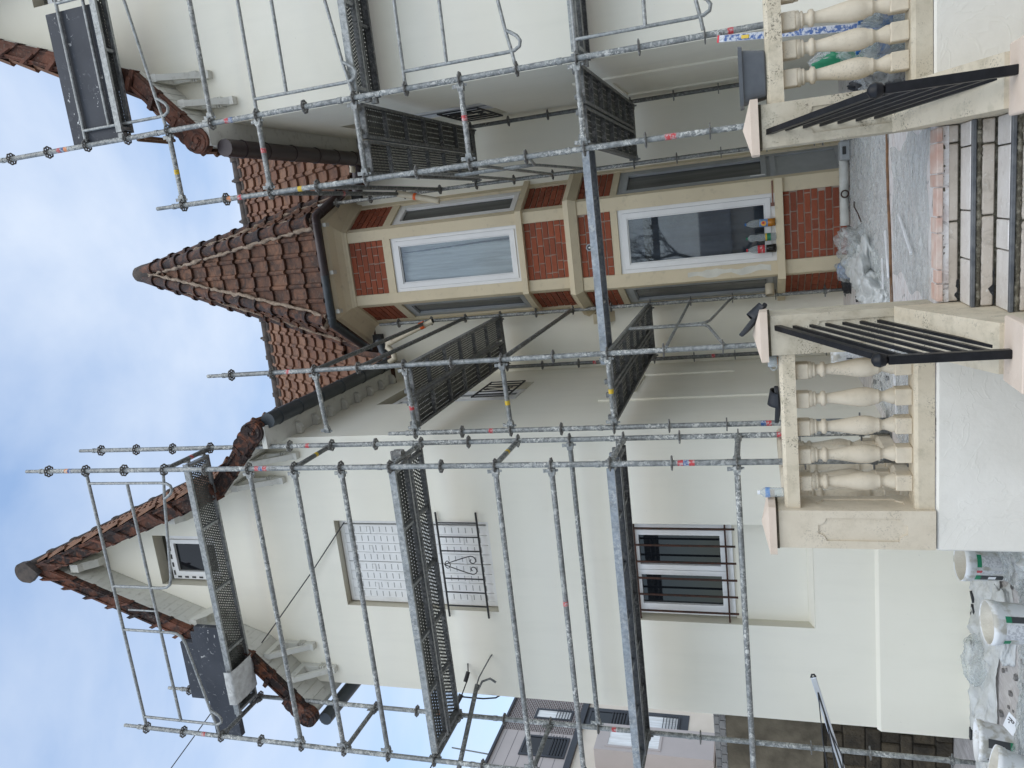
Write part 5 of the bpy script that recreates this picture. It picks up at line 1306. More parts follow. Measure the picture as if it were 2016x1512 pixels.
# sloping stair cheeks with low end blocks
for sg, xa, xb, lab in ((-1, -1.0, -0.745, 'left'), (1, 0.245, 0.49, 'right')):
    ck = thing('stair_cheek', 'sloping cream stair side wall on the ' + lab + ' with pinkish end block', 'wall', ((xa + xb) / 2, 4.5, 0))
    m = MB(); m.prism([(4.999, 0.0), (4.999, 0.905), (4.93, 0.885), (4.21, 0.565), (4.21, 0.0)], xa, xb, lambda u, v, d: (d, u, v)); m.build('cheek', 'cast_stone', ck)
    m = MB(); m.bbox(xa - 0.02, xb + 0.02, 3.96, 4.208, 0.0, 0.50, 0.006); m.build('end_block', 'cast_stone_clean', ck)
    m = MB(); m.bbox(xa - 0.035, xb + 0.035, 3.93, 4.215, 0.502, 0.545, 0.006); m.build('block_cap', 'cap_pink', ck)
    xp = -0.875 if sg < 0 else 0.395; xq = -0.83 if sg < 0 else 0.338
    rl = thing('iron_railing', 'black iron stair railing on the ' + lab + ' with ball-topped post', 'railing', (xp, 4.1, 0.545))
    MB().bbox(xp - 0.022, xp + 0.022, 4.075, 4.119, 0.545, 1.075, 0.003).build('post', 'black_paint', rl)
    m = MB(); m.lathe([(0.012, -0.038), (0.03, -0.026), (0.037, -0.004), (0.0385, 0.0), (0.037, 0.004), (0.03, 0.026), (0.012, 0.037), (0.0, 0.039)], (xp, 4.097, 1.112), 16); m.build('ball_finial', 'black_paint', rl)
    for k in range(7):
        z = 1.57 - 0.0965 * k; w = 0.016 if k == 0 else 0.0085
        a, b = Vector((xq, 5.02, z)), Vector((xp, 4.10, z - 0.50))
        if k < 6: b = Vector((xp, 4.10, z - 0.50))
        if b.z < 0.565:
            f = (a.z - 0.575) / (a.z - b.z); b = a.lerp(b, min(f, 1))
        d = (b - a).normalized(); mt = frame_mtx(a, d, (0, 0.2, 1)); ln = (b - a).length
        MB().box(0, ln, -w, w, -w * 1.1, w * 1.1, mt).build('rail_bar', 'black_paint', rl)

# ---------------------------------------------------------------- things lying about
def lathe_obj(name, prof, c, mat, par, n=18, mtx=None): return MB().lathe(prof, c, n, mtx).build(name, mat, par)
def bottle(label, x, y, z, prof, capz, capr, capmat, bands=(), liquid=None, mat='pet', group=None):
    b = thing('bottle', label, 'bottle', (x, y, z), group)
    lathe_obj('body', prof, (x, y, z), mat, b)
    lathe_obj('cap', [(capr, capz), (capr, capz + 0.016), (capr * 0.9, capz + 0.018)], (x, y, z), capmat, b, 12)
    for z0, z1, r, mm_ in bands:
        MB().lathe([(r, z0), (r, z1)], (x, y, z), 18, None, False).build('label_band', mm_, b)
    if liquid: lathe_obj('drink', [(r_ * 1.03 + 0.0006 if r_ > 0.001 else 0.0, z_) for r_, z_ in liquid[0]], (x, y, z), liquid[1], b)
    return b
yb = 9.345
b = bottle('clear bottle with orange drink left in it and blue cap, rightmost on bay sill', -0.345, yb, 1.431, [(0.030, 0), (0.043, 0.004), (0.044, 0.20), (0.043, 0.24), (0.036, 0.275), (0.018, 0.305), (0.013, 0.315), (0.013, 0.33)], 0.316, 0.016, 'cap_blue', [(0.085, 0.175, 0.0447, 'label_blue')], ([(0.029, 0.002), (0.0425, 0.005), (0.043, 0.085), (0.0, 0.086)], 'juice'))
m = MB(); m.cyl((-0.348, yb - 0.0435, 1.431 + 0.13), (-0.348, yb - 0.0475, 1.431 + 0.13), 0.029, n=14); m.build('label_roundel', 'label_sun', b)
m = MB(); m.cyl((-0.342, yb - 0.0470, 1.431 + 0.132), (-0.342, yb - 0.0485, 1.431 + 0.132), 0.015, n=10); m.build('label_mark', 'label_red', b)
b = bottle('empty clear bottle with bulbous neck and green label, middle of bay sill', -0.505, yb, 1.431, [(0.030, 0), (0.042, 0.004), (0.0425, 0.125), (0.038, 0.14), (0.044, 0.165), (0.043, 0.185), (0.034, 0.212), (0.041, 0.235), (0.043, 0.255), (0.037, 0.285), (0.015, 0.305), (0.013, 0.315)], 0.308, 0.015, 'label_green', [(0.058, 0.118, 0.0432, 'label_green'), (0.100, 0.117, 0.0436, 'sticker_yellow')])
b = bottle('cola bottle half full with red label and red cap, leftmost on bay sill', -0.635, yb, 1.431, [(0.032, 0), (0.045, 0.006), (0.046, 0.05), (0.042, 0.085), (0.045, 0.13), (0.046, 0.22), (0.036, 0.265), (0.017, 0.30), (0.013, 0.315)], 0.312, 0.016, 'label_red', [(0.128, 0.205, 0.0463, 'label_red'), (0.150, 0.180, 0.0466, 'sticker_red')], ([(0.031, 0.003), (0.0445, 0.007), (0.0455, 0.05), (0.0415, 0.085), (0.0435, 0.112), (0.0, 0.113)], 'cola'))
b = bottle('small empty water bottle with white cap on the left balustrade end', -1.955, 5.11, 1.561, [(0.026, 0), (0.033, 0.004)] + [(0.033 - 0.003 * (k % 2), 0.012 + k * 0.0085) for k in range(9)] + [(0.0335, 0.09), (0.0335, 0.115), (0.028, 0.132), (0.013, 0.148), (0.012, 0.158)], 0.15, 0.014, 'label_white', [(0.088, 0.117, 0.0342, 'label_blue')])
# glass jar with a handle beside the stair pier
j = thing('glass_jar', 'small glass mug with dregs on the rail beside the left stair pier', 'jar', (-1.06, 5.10, 1.561))
lathe_obj('body', [(0.034, 0), (0.038, 0.004), (0.039, 0.065), (0.036, 0.066), (0.035, 0.01), (0.0, 0.009)], (-1.06, 5.10, 1.561), 'pet', j)
MB().tube([(-1.098, 5.10, 1.61)] + [(-1.098 - 0.022 * math.sin(k * 0.52), 5.10, 1.592 + 0.02 * math.cos(k * 0.52)) for k in range(7)], 0.005, 6).build('handle', 'pet', j)
lathe_obj('dregs', [(0.033, 0.003), (0.034, 0.012), (0.0, 0.013)], (-1.06, 5.10, 1.561), 'juice', j)
# slide sandals
def sandal(label, loc, rz, rx=0.0, ry=0.0):
    s = thing('sandal', label, 'sandal', loc); base = Matrix.Translation(loc) @ Euler((rx, ry, rz)).to_matrix().to_4x4()
    out = [(0.13 * math.cos(a), (0.046 + 0.010 * math.cos(a)) * math.sin(a)) for a in [2 * math.pi * k / 28 for k in range(28)]]
    m = MB(); vs = []
    for z, sc in ((0.0, 0.96), (0.006, 1.0), (0.022, 1.0), (0.027, 0.97)):
        for x, y in out: vs.append(base @ Vector((x * sc, y * sc, z + 0.012 * (x / 0.13) ** 2 * (1 if x < 0 else 0.5))))
    n = len(out); m.add(vs, [(i * n + k, i * n + (k + 1) % n, (i + 1) * n + (k + 1) % n, (i + 1) * n + k) for i in range(3) for k in range(n)] + [tuple(range(n))[::-1], tuple(range(3 * n, 4 * n))], False)
    m.build('sole', 'rubber_black', s)
    m = MB(); vs = []
    for t_ in (0.0, 0.005):
        for i in range(6):
            x = -0.005 + 0.020 * i; hgt = 0.062 - 0.004 * i
            for k in range(13):
                a = math.pi * k / 12; vs.append(base @ Vector((x + 0.012 * math.sin(a), (0.052 + t_ + 0.0006 * x) * math.cos(a), 0.012 + (hgt + t_) * math.sin(a))))
    q = 13; fs = [(o * 78 + i * q + k, o * 78 + i * q + k + 1, o * 78 + (i + 1) * q + k + 1, o * 78 + (i + 1) * q + k) for o in (0, 1) for i in range(5) for k in range(12)]
    fs += [(i * q + k, i * q + k + 1, 78 + i * q + k + 1, 78 + i * q + k) for i in (0, 5) for k in range(12)]
    m.add(vs, fs, True); m.build('strap', 'rubber_black', s); return s
sandal('black slide sandal lying flat on the left balustrade rail', (-1.355, 5.12, 1.562), R(-8))
sandal('black slide sandal tilted on top of the left stair pier cap', (-0.80, 5.10, 1.685), R(20), 0.0, R(38))
# grey tub on the right rail
tb = thing('tub', 'grey plastic tub with rim standing on the right balustrade rail', 'tub', (0.67, 5.13, 1.566))
def tub_loft(levels, c):
    m = MB(); vs = []; n = 24
    for hx, hy, z in levels:
        for k in range(n):
            a = 2 * math.pi * (k + 0.5) / n; e = 0.35
            vs.append((c[0] + hx * math.copysign(abs(math.cos(a)) ** e, math.cos(a)), c[1] + hy * math.copysign(abs(math.sin(a)) ** e, math.sin(a)), c[2] + z))
    return m.add(vs, [(i * n + k, i * n + (k + 1) % n, (i + 1) * n + (k + 1) % n, (i + 1) * n + k) for i in range(len(levels) - 1) for k in range(n)] + [tuple(range(n))[::-1]])
tub_loft([(0.128, 0.09, 0.0), (0.135, 0.098, 0.008), (0.155, 0.118, 0.150), (0.152, 0.115, 0.150), (0.130, 0.095, 0.012), (0.0, 0.0, 0.01)], (0.672, 5.13, 1.566)).build('body', 'plastic_grey', tb)
tub_loft([(0.157, 0.120, 0.128), (0.172, 0.135, 0.130), (0.175, 0.138, 0.152), (0.152, 0.115, 0.152)], (0.672, 5.13, 1.566)).build('rim', 'plastic_grey', tb)
# spirit level leaning behind the right balustrade
lv = thing('spirit_level', 'long blue and white spirit level leaning behind the right balustrade', 'level', (0.95, 6.0, TER))
a, b_ = Vector((0.93, 5.75, TER)), Vector((1.15, 6.42, 1.86)); mt = frame_mtx(a, b_ - a, (0, -1, 0.4)); ln = (b_ - a).length
MB().box(0, ln, -0.024, 0.024, -0.011, 0.011, mt).build('body', 'label_grey', lv)
MB().box(0.05, ln - 0.05, -0.021, 0.021, 0.0112, 0.013, mt).build('print', 'sticker_blue', lv)
MB().box(ln - 0.012, ln + 0.004, -0.025, 0.025, -0.0125, 0.0125, mt).build('end_cap', 'label_red', lv)
MB().box(ln - 0.26, ln - 0.20, -0.012, 0.012, 0.0132, 0.018, mt).build('vial', 'sticker_yellow', lv)
# shrink-wrapped drinks behind the right balustrade
def pack(label, x, y, nx, ny, mat, h, wrap, group=None):
    p = thing('bottle_pack', label, 'bottle pack', (x, y, TER))
    for i in range(nx):
        for k in range(ny):
            c = (x + (i - (nx - 1) / 2) * 0.092, y + (k - (ny - 1) / 2) * 0.092, TER)
            MB().lathe([(0.03, 0.0), (0.044, 0.005), (0.044, h * 0.30), (0.041, h * 0.34), (0.044, h * 0.38), (0.044, h * 0.66), (0.03, h * 0.80), (0.013, h * 0.90), (0.013, h * 0.96)], c, 14).build('bottle', mat, p)
            MB().cyl((c[0], c[1], TER + h * 0.95), (c[0], c[1], TER + h), 0.016, n=10).build('cap', 'cap_blue', p)
            MB().lathe([(0.0447, h * 0.42), (0.0447, h * 0.60)], c, 14, None, False).build('label_band', wrap, p)
    m = MB(); hx, hy = nx * 0.047 + 0.004, ny * 0.047 + 0.004; rr = random.Random(int(x * 100)); vs = []; n = 36; lv_ = [(1.0, 0.005), (1.01, h * 0.3), (1.0, h * 0.62), (0.9, h * 0.78), (0.86, h * 1.0)]
    for s_, z in lv_:
        for q in range(n):
            t_ = 2 * math.pi * q / n; ex = 0.4
            vs.append((x + hx * s_ * math.copysign(abs(math.cos(t_)) ** ex, math.cos(t_)) + rr.uniform(-.006, .006), y + hy * s_ * math.copysign(abs(math.sin(t_)) ** ex, math.sin(t_)) + rr.uniform(-.006, .006), TER + z + rr.uniform(-.008, .008)))
    m.add(vs, [(i * n + q, i * n + (q + 1) % n, (i + 1) * n + (q + 1) % n, (i + 1) * n + q) for i in range(4) for q in range(n)]); m.build('wrap', 'film', p)
    return p
pack('shrink-wrapped pack of clear water bottles behind the right balusters', 0.72, 5.75, 3, 2, 'pet', 0.31, 'label_blue')
pack('second water pack farther right behind the right balusters', 1.06, 5.62, 3, 2, 'pet', 0.31, 'label_blue')
gb = thing('bag', 'green and white crumpled bag standing behind the water packs', 'bag', (0.82, 6.02, TER))
def crumple(cx_, cy_, z0, sx, sy, h, seed, mat, name, par, nu=44, nv=24, rough=0.3, close=True):
    """a slumped sack: a dome folded by noise"""
    rr = random.Random(seed); off = Vector((rr.uniform(0, 50), rr.uniform(0, 50), rr.uniform(0, 50))); vs = []
    for j in range(nv + 1):
        f = j / nv; rad = math.cos(f * math.pi / 2) ** 0.55 if f < 1 else 0.0; z = math.sin(f * math.pi / 2)
        for i in range(nu):
            a = 2 * math.pi * i / nu; p = Vector((math.cos(a) * rad, math.sin(a) * rad, z))
            k = 1 + rough * (noise.noise(p * 1.9 + off) + 0.45 * abs(noise.noise(p * 5.0 + off)) + 0.16 * noise.noise(p * 13.0 + off))
            vs.append((cx_ + p.x * sx * k, cy_ + p.y * sy * k, z0 + max(0.0, p.z * h * k)))
    return MB().add(vs, [(j * nu + i, j * nu + (i + 1) % nu, (j + 1) * nu + (i + 1) % nu, (j + 1) * nu + i) for j in range(nv) for i in range(nu)], True).build(name, mat, par)
crumple(0.82, 6.02, TER, 0.13, 0.09, 0.50, 4, 'label_green', 'sack', gb); crumple(0.83, 6.01, TER + 0.02, 0.145, 0.105, 0.46, 9, 'film', 'wrap', gb)
gb = thing('bag', 'black and clear plastic rubbish bag behind the right stair pier', 'bag', (0.56, 5.62, TER))
crumple(0.58, 5.70, TER, 0.10, 0.08, 0.36, 14, 'rubber_black', 'sack', gb); crumple(0.60, 5.60, TER, 0.13, 0.10, 0.30, 15, 'film', 'wrap', gb)

# buckets of filler
def bucket(label, x, y, z, r=0.148, h=0.30, tilt=(0, 0), rz=0.0, mud=True, fill=0.8):
    b = thing('bucket', label, 'bucket', (x, y, z)); mt = Matrix.Translation((x, y, z)) @ Euler((tilt[0], tilt[1], rz)).to_matrix().to_4x4()
    MB().lathe([(r * 0.84, 0.0), (r * 0.86, 0.006), (r * 0.955, h * 0.80), (r * 1.0, h * 0.82), (r * 1.0, h * 0.87), (r * 1.02, h * 0.88), (r * 1.02, h), (r * 0.97, h), (r * 0.94, h * 0.85), (r * 0.82, 0.02)], (0, 0, 0), 28, mt, False).build('body', 'bucket_white', b)
    MB().lathe([(0.0, 0.0), (r * 0.85, 0.003)], (0, 0, 0), 28, mt, False).build('base', 'bucket_white', b)
    if mud: MB().lathe([(r * 0.96, h * 0.985), (r * 0.9, h * 0.95), (r * 0.80, h * fill), (r * 0.5, h * (fill - 0.04)), (0.0, h * (fill - 0.02))], (0, 0, 0), 28, mt, False).build('filler', 'bucket_mud', b)
    def lab(a0, a1, z0, z1, mm_, dr=0.0012):
        m = MB(); vs = []; n = 10
        for z_ in (z0, z1):
            rr = r * (0.86 + (0.955 - 0.86) * z_ / (0.80 * h)) + dr
            for k in range(n + 1):
                a = a0 + (a1 - a0) * k / n; vs.append(mt @ Vector((rr * math.cos(a), rr * math.sin(a), z_)))
        m.add(vs, [(k, k + 1, n + 2 + k, n + 1 + k) for k in range(n)], True); m.build('label_patch', mm_, b)
    return b, lab
b, lab = bucket('white filler bucket at the foot of the left terrace wall, nearest the pier', -2.86, 6.0, 0.02, 0.14, 0.31, (R(4), R(5)))
for a0, a1, z0, z1, mm_ in ((-2.3, -1.9, 0.05, 0.20, 'label_black'), (-2.3, -1.9, 0.20, 0.235, 'label_green'), (-1.75, -1.55, 0.04, 0.23, 'label_grey'), (-1.72, -1.58, 0.20, 0.235, 'label_red'), (-1.35, -0.75, 0.03, 0.20, 'label_grey'), (-1.40, -0.7, 0.205, 0.235, 'label_green')): lab(a0, a1, z0, z1, mm_)
lab(-2.22, -1.98, 0.10, 0.15, 'label_white', 0.0022)
b, lab = bucket('white filler bucket brim-full of dried plaster at the bottom of the yard wall', -2.98, 5.36, 0.0, 0.145, 0.31, (R(3), R(2)))
for a0, a1, z0, z1, mm_ in ((-1.95, -1.15, 0.04, 0.235, 'label_grey'), (-2.35, -2.0, 0.03, 0.06, 'label_green'), (-2.3, -2.0, 0.20, 0.24, 'label_green'), (-1.05, -0.75, 0.04, 0.20, 'label_black'), (-1.05, -0.75, 0.20, 0.235, 'label_green'), (-1.55, -1.45, 0.02, 0.05, 'label_red')): lab(a0, a1, z0, z1, mm_)
b, lab = bucket('white bucket with green and red print beside the scaffold foot', -4.22, 5.78, 0.0, 0.15, 0.25, (R(-6), R(3)), mud=False)
for a0, a1, z0, z1, mm_ in ((-2.5, -2.35, 0.01, 0.20, 'label_green'), (-2.25, -1.55, 0.02, 0.10, 'label_grey'), (-2.2, -1.65, 0.11, 0.18, 'label_grey'), (-1.55, -1.35, 0.02, 0.06, 'label_red'), (-1.25, -0.8, 0.05, 0.19, 'label_black'), (-1.25, -0.8, 0.02, 0.05, 'label_green'), (-2.0, -1.9, 0.17, 0.19, 'label_black')): lab(a0, a1, z0, z1, mm_)
b, lab = bucket('white bucket lying half out of view at the corner of the yard', -4.10, 5.25, 0.0, 0.15, 0.28, (R(-10), R(12)), fill=0.5)
lab(-2.4, -1.9, 0.05, 0.2, 'label_red')
b, lab = bucket('white printed bucket on the terrace behind the left stair pier', -1.50, 7.5, TER, 0.15, 0.36, mud=False)
for a0, a1, z0, z1, mm_ in ((-2.0, -1.3, 0.05, 0.25, 'label_grey'), (-1.95, -1.85, 0.2, 0.25, 'label_black'), (-1.9, -1.2, 0.03, 0.045, 'label_green')): lab(a0, a1, z0, z1, mm_)

# plastic sheeting, flat and crumpled
def sheet(label, x0, x1, y0, y1, z, amp, seed, mat='film', nx=46, ny=30, cat='plastic sheet', name='plastic_sheet', ragged=0.12, group=None):
    rr = random.Random(seed); off = Vector((rr.uniform(0, 60), rr.uniform(0, 60), 0)); vs = []
    for j in range(ny + 1):
        for i in range(nx + 1):
            u, v_ = i / nx, j / ny
            rx = ragged * noise.noise(Vector((v_ * 4, 7, 0)) + off) * (2 * u - 1) ; ry = ragged * noise.noise(Vector((u * 4, 3, 0)) + off) * (2 * v_ - 1)
            x = x0 + (x1 - x0) * (u + rx); y = y0 + (y1 - y0) * (v_ + ry)
            h = abs(noise.noise(Vector((x * 5, y * 5, 0)) + off)) + 0.5 * abs(noise.noise(Vector((x * 14, y * 14, 3)) + off)) + 0.25 * abs(noise.noise(Vector((x * 33, y * 33, 3)) + off))
            edge = min(u, 1 - u, v_, 1 - v_) * 6; vs.append((x, y, z + amp * h * min(1, 0.25 + edge)))
    o = MB().add(vs, [(j * (nx + 1) + i, j * (nx + 1) + i + 1, (j + 1) * (nx + 1) + i + 1, (j + 1) * (nx + 1) + i) for j in range(ny) for i in range(nx)], True).build(name, mat, None)
    return tag(o, label, cat, group)
sheet('clear plastic film spread wrinkled over the back of the terrace before the bay', -1.15, 0.75, 6.6, 9.1, TER + 0.004, 0.05, 1, nx=90, ny=80)
sheet('whitish film laid over the terrace behind the left balustrade', -1.95, -1.05, 5.45, 7.6, TER + 0.005, 0.05, 2, nx=60, ny=70)
sheet('torn clear film lying on the yard along the gable wall', -5.0, -2.5, 6.2, 6.95, 0.004, 0.08, 3, 'film_dense', nx=90, ny=36)
sheet('clear film crumpled over the yard paving in front of the buckets', -4.6, -2.4, 4.5, 5.75, 0.003, 0.09, 4, 'film', nx=90, ny=60)
sheet('white dust sheet bunched against the terrace side wall', -2.72, -2.32, 4.9, 6.3, 0.004, 0.16, 5, 'film_dense')
sheet('thin clear film over the pink stones at the head of the stairs', -0.74, 0.24, 5.16, 6.48, TER + 0.003, 0.028, 8, nx=70, ny=80, ragged=0.10)
# bunched up clear sack with laths on the terrace, left of the bay
pb_ = thing('plastic_heap', 'big bunched heap of clear plastic lying on the terrace before the bay', 'plastic heap', (-0.75, 7.6, TER))
crumple(-0.78, 7.75, TER, 0.26, 0.60, 0.13, 21, 'film_dense', 'sheet', pb_, 60, 30, 0.42); crumple(-0.62, 8.25, TER, 0.20, 0.40, 0.19, 22, 'film', 'sheet', pb_, 56, 28, 0.45); crumple(-0.95, 7.15, TER, 0.18, 0.42, 0.14, 23, 'film_dense', 'sheet', pb_, 56, 28, 0.42)
hs = thing('drain_hose', 'pale ribbed drain hose lying along the foot of the bay', 'hose', (-0.05, 9.1, TER))
m = MB(); n = 52
m.tube([(-0.45 + 0.82 * k / n, 9.13 - 0.05 * k / n, TER + 0.056) for k in range(n + 1)], [0.052 if k % 2 else 0.046 for k in range(n + 1)], 12); m.build('hose', 'hose_pale', hs)
rg_ = thing('metal_ring', 'small rusty metal ring leaning on the pale hose', 'ring', (-0.12, 9.02, TER))
MB().tube([(-0.12 + 0.036 * math.cos(k * 0.33), 9.02, TER + 0.06 + 0.036 * math.sin(k * 0.33)) for k in range(20)], 0.008, 6, False).build('ring', 'iron_rust', rg_)
for lab_, a, b_, mm_, w in (('white plastic lath lying aslant on the pink terrace stones', (-0.50, 5.58, 0), (-0.26, 6.02, 0), 'wood_lath', 0.020), ('white lath half under the plastic heap, nearest the stairs', (-0.75, 6.50, 0), (-0.40, 6.62, 0), 'wood_lath', 0.03), ('pale lath under the bunched plastic by the left pier', (-1.0, 6.75, 0), (-0.62, 6.78, 0), 'wood_lath', 0.03), ('white pvc trim on the terrace behind the left balusters', (-1.85, 6.15, 0), (-1.05, 6.40, 0), 'wood_lath', 0.035)):
    a, b_ = Vector(a), Vector(b_); a.z = b_.z = TER + 0.03; mt = frame_mtx(a, b_ - a, (0, 0, 1)); l_ = thing('lath', lab_, 'lath', a)
    MB().bbox(0, (b_ - a).length, -w / 2, w / 2, -0.006, 0.008, 0.002, mt).build('strip', mm_, l_)
tw_ = thing('twig', 'thin dark twig lying on the film near the bay', 'twig', (-0.28, 8.1, TER))
MB().tube([(-0.38, 8.02, TER + 0.03), (-0.30, 8.08, TER + 0.05), (-0.24, 8.3, TER + 0.055), (-0.20, 8.5, TER + 0.03)], 0.006, 5).build('stem', 'iron_rust', tw_)
ed = thing('edging', 'brown timber edging strip crossing the terrace at the film edge', 'strip', (-0.3, 6.55, TER))
rr = random.Random(4); MB().tube([(-1.0 + 0.14 * k, 6.50 + 0.02 * rr.uniform(-1, 1) + 0.015 * k, TER + 0.008) for k in range(11)], [0.012] * 11, 6).build('strip', 'wood_brown', ed)
for lab_, x, y, sx, sy, h, sd_ in (('small crumpled clear bag against the gable wall foot', -4.05, 6.62, 0.22, 0.16, 0.14, 41), ('crumpled clear film beside the scaffold foot in the yard', -4.85, 6.25, 0.30, 0.24, 0.11, 42), ('bunched white film between the two filler buckets', -2.62, 5.62, 0.22, 0.32, 0.14, 43), ('crumpled clear film behind the full filler bucket', -3.35, 6.0, 0.30, 0.20, 0.10, 44), ('crumpled film at the lower left corner of the yard', -3.75, 5.25, 0.40, 0.30, 0.09, 45), ('torn film standing up by the yard wall corner', -4.75, 5.9, 0.16, 0.14, 0.16, 46)):
    hp = thing('plastic_heap', lab_, 'plastic heap', (x, y, 0)); crumple(x, y, 0.0, sx, sy, h, sd_, 'film' if sd_ % 2 else 'film_dense', 'sheet', hp, 56, 28, 0.30)
# rubble and scraps along wall feet
def scraps(n, xr, yr, z, seed, smin, smax, mat, label, name='rubble', cat='rubble'):
    rr = random.Random(seed); m = MB()
    for k in range(n):
        s_ = rr.uniform(smin, smax); c = Vector((rr.uniform(*xr), rr.uniform(*yr), z + s_ * 0.4)); q = []
        for (a, b, c_) in ((-1, -1, -1), (1, -1, -1), (1, 1, -1), (-1, 1, -1), (-1, -1, 1), (1, -1, 1), (1, 1, 1), (-1, 1, 1)):
            q.append(c + Vector((a * s_ * rr.uniform(.4, 1), b * s_ * rr.uniform(.4, 1), c_ * s_ * 0.5 * rr.uniform(.5, 1))))
        m.add(q, [(0, 3, 2, 1), (4, 5, 6, 7), (0, 1, 5, 4), (1, 2, 6, 5), (2, 3, 7, 6), (3, 0, 4, 7)])
    return tag(m.build(name, mat, None), label, cat, None, 'stuff')
scraps(70, (-5.0, -2.4), (6.75, 6.96), 0.0, 1, 0.012, 0.05, 'bitumen', 'dark rubble in the trench along the gable wall')
scraps(120, (-5.2, -2.4), (5.2, 6.9), 0.0, 2, 0.008, 0.03, 'rubble_grey', 'grey crumbs of plaster scattered over the yard')
scraps(60, (-1.2, 0.45), (9.0, 9.36), TER, 3, 0.01, 0.035, 'rubble_grey', 'grey crumbs swept to the foot of the bay')
scraps(40, (-1.9, -1.1), (6.6, 8.8), TER, 6, 0.01, 0.04, 'bitumen', 'dark crumbs on the terrace by the inner wall')
scraps(50, (0.35, 1.2), (6.6, 9.2), TER, 7, 0.01, 0.03, 'rubble_grey', 'grey crumbs on the terrace by the right inner wall')
bx_ = thing('grinder_case', 'grey plastic tool case lying by the bay door', 'case', (0.30, 9.05, TER))
MB().bbox(0.22, 0.42, 8.92, 9.10, TER + 0.005, TER + 0.11, 0.015).build('case', 'pvc_grey', bx_); MB().bbox(0.28, 0.36, 8.91, 8.925, TER + 0.05, TER + 0.085, 0.004).build('latch', 'slot_dark', bx_)
bx_ = thing('brick_block', 'dark grey block lying by the right foot of the bay', 'block', (0.40, 9.1, TER))
MB().bbox(0.44, 0.55, 8.95, 9.15, TER + 0.005, TER + 0.08, 0.008).build('block', 'frame_dark', bx_)
bg_ = thing('bag', 'pale blue plastic bag scrap at the left foot of the bay', 'bag', (-0.93, 9.15, TER))
crumple(-0.93, 9.18, TER, 0.10, 0.10, 0.12, 31, 'label_blue', 'sack', bg_); crumple(-0.93, 9.17, TER, 0.125, 0.12, 0.13, 32, 'film', 'wrap', bg_)
bg_ = thing('rag', 'dark rag dropped left of the bay foot', 'rag', (-1.05, 9.2, TER)); crumple(-1.08, 9.25, TER, 0.12, 0.10, 0.09, 33, 'bitumen', 'cloth', bg_)
# printed scrap of packaging in the yard
pk = thing('packaging', 'white packaging scrap with black letters on the yard film', 'packaging', (-3.95, 5.55, 0.1))
mt = frame_mtx((-3.78, 5.50, 0.09), (-0.85, 0.35, 0.1), (0.1, -0.55, 0.8)); MB().box(0, 0.17, -0.045, 0.045, -0.001, 0.001, mt).build('sheet', 'label_white', pk)
fc = bpy.data.curves.new('letters', 'FONT'); fc.body = 'R-'; fc.size = 0.07; fc.extrude = 0.0006
fo = bpy.data.objects.new('letters', fc); me_ = bpy.data.meshes.new_from_object(fo); bpy.data.objects.remove(fo); fo = bpy.data.objects.new('letters', me_); col.objects.link(fo); fo.data.materials.append(M['slot_dark']); fo.parent = pk; fo.matrix_local = WM[pk.name].inverted() @ (mt @ Matrix.Translation((0.03, -0.03, 0.003)))
# rotary clothes dryer arm
cd = thing('clothes_dryer', 'folded aluminium clothes dryer arm with hanging lines at the lower left', 'clothes dryer', (-3.6, 4.6, 1.2))
a, b_ = Vector((-2.92, 4.50, 1.45)), Vector((-3.98, 4.50, 1.195)); mt = frame_mtx(a, b_ - a, (0, -1, 0))
MB().bbox(0, (b_ - a).length, -0.016, 0.016, -0.010, 0.010, 0.003, mt).build('arm', 'alu', cd)
MB().bbox(0.10, 0.8, -0.005, 0.005, 0.0102, 0.012, 0.001, mt).build('groove', 'slot_dark', cd)
MB().tube([mt @ Vector((0.0, 0.014, 0)), mt @ Vector((-0.016, 0.008, 0)), mt @ Vector((-0.018, -0.004, 0)), mt @ Vector((0.0, -0.014, 0))], 0.006, 6).build('arm_tip', 'rubber_black', cd)
MB().cyl((-4.0, 4.5, 0.0), (-4.0, 4.5, 1.9), 0.022, n=12).build('mast', 'alu', cd)
for k, s_ in enumerate((0.10, 0.24, 0.38)):
    p = mt @ Vector((s_, -0.016 * 0, 0.016)); MB().tube([p, p + Vector((-0.25, 0, -0.012)), p + Vector((-0.62, 0, 0.0))] if False else [p, p + Vector((-0.35 + 0.1 * k, 0.0, -0.02 - 0.02 * k)), p + Vector((-0.7, 0, -0.06 - 0.02 * k))], 0.0035, 5).build('line', 'cable_black', cd)
# dark boards and wrap on the decks
bd = thing('dark_board', 'large dark paint-splashed board upright on the right top deck', 'board', (1.85, 6.62, 7.5))
MB().bbox(1.225, 2.46, 6.50, 6.54, 7.50, 8.15, 0.006).build('board', 'board_dark', bd); MB().bbox(1.225, 2.46, 6.485, 6.555, 7.505, 7.56, 0.006).build('frame_rail', 'board_dark', bd)
bd = thing('dark_board', 'long dark board lying on edge on the left top deck', 'board', (-4.7, 6.4, 7.42))
MB().bbox(-5.33, -3.98, 6.30, 6.37, 7.425, 7.78, 0.008).build('board', 'board_dark', bd)
bd = thing('dark_board', 'short dark board stacked behind the long one on the left top deck', 'board', (-4.6, 6.5, 7.42))
MB().bbox(-4.98, -4.26, 6.42, 6.50, 7.425, 8.13, 0.008).build('board', 'board_dark', bd); MB().bbox(-4.98, -4.1, 6.385, 6.415, 7.43, 7.92, 0.008).build('board', 'board_dark', bd)
wr = thing('cloth', 'pale dust cloth wrapped round the left top deck', 'cloth', (-4.6, 6.4, 7.36))
vs = []; nx, ns = 18, 16; x0_, x1_ = -4.86, -4.46
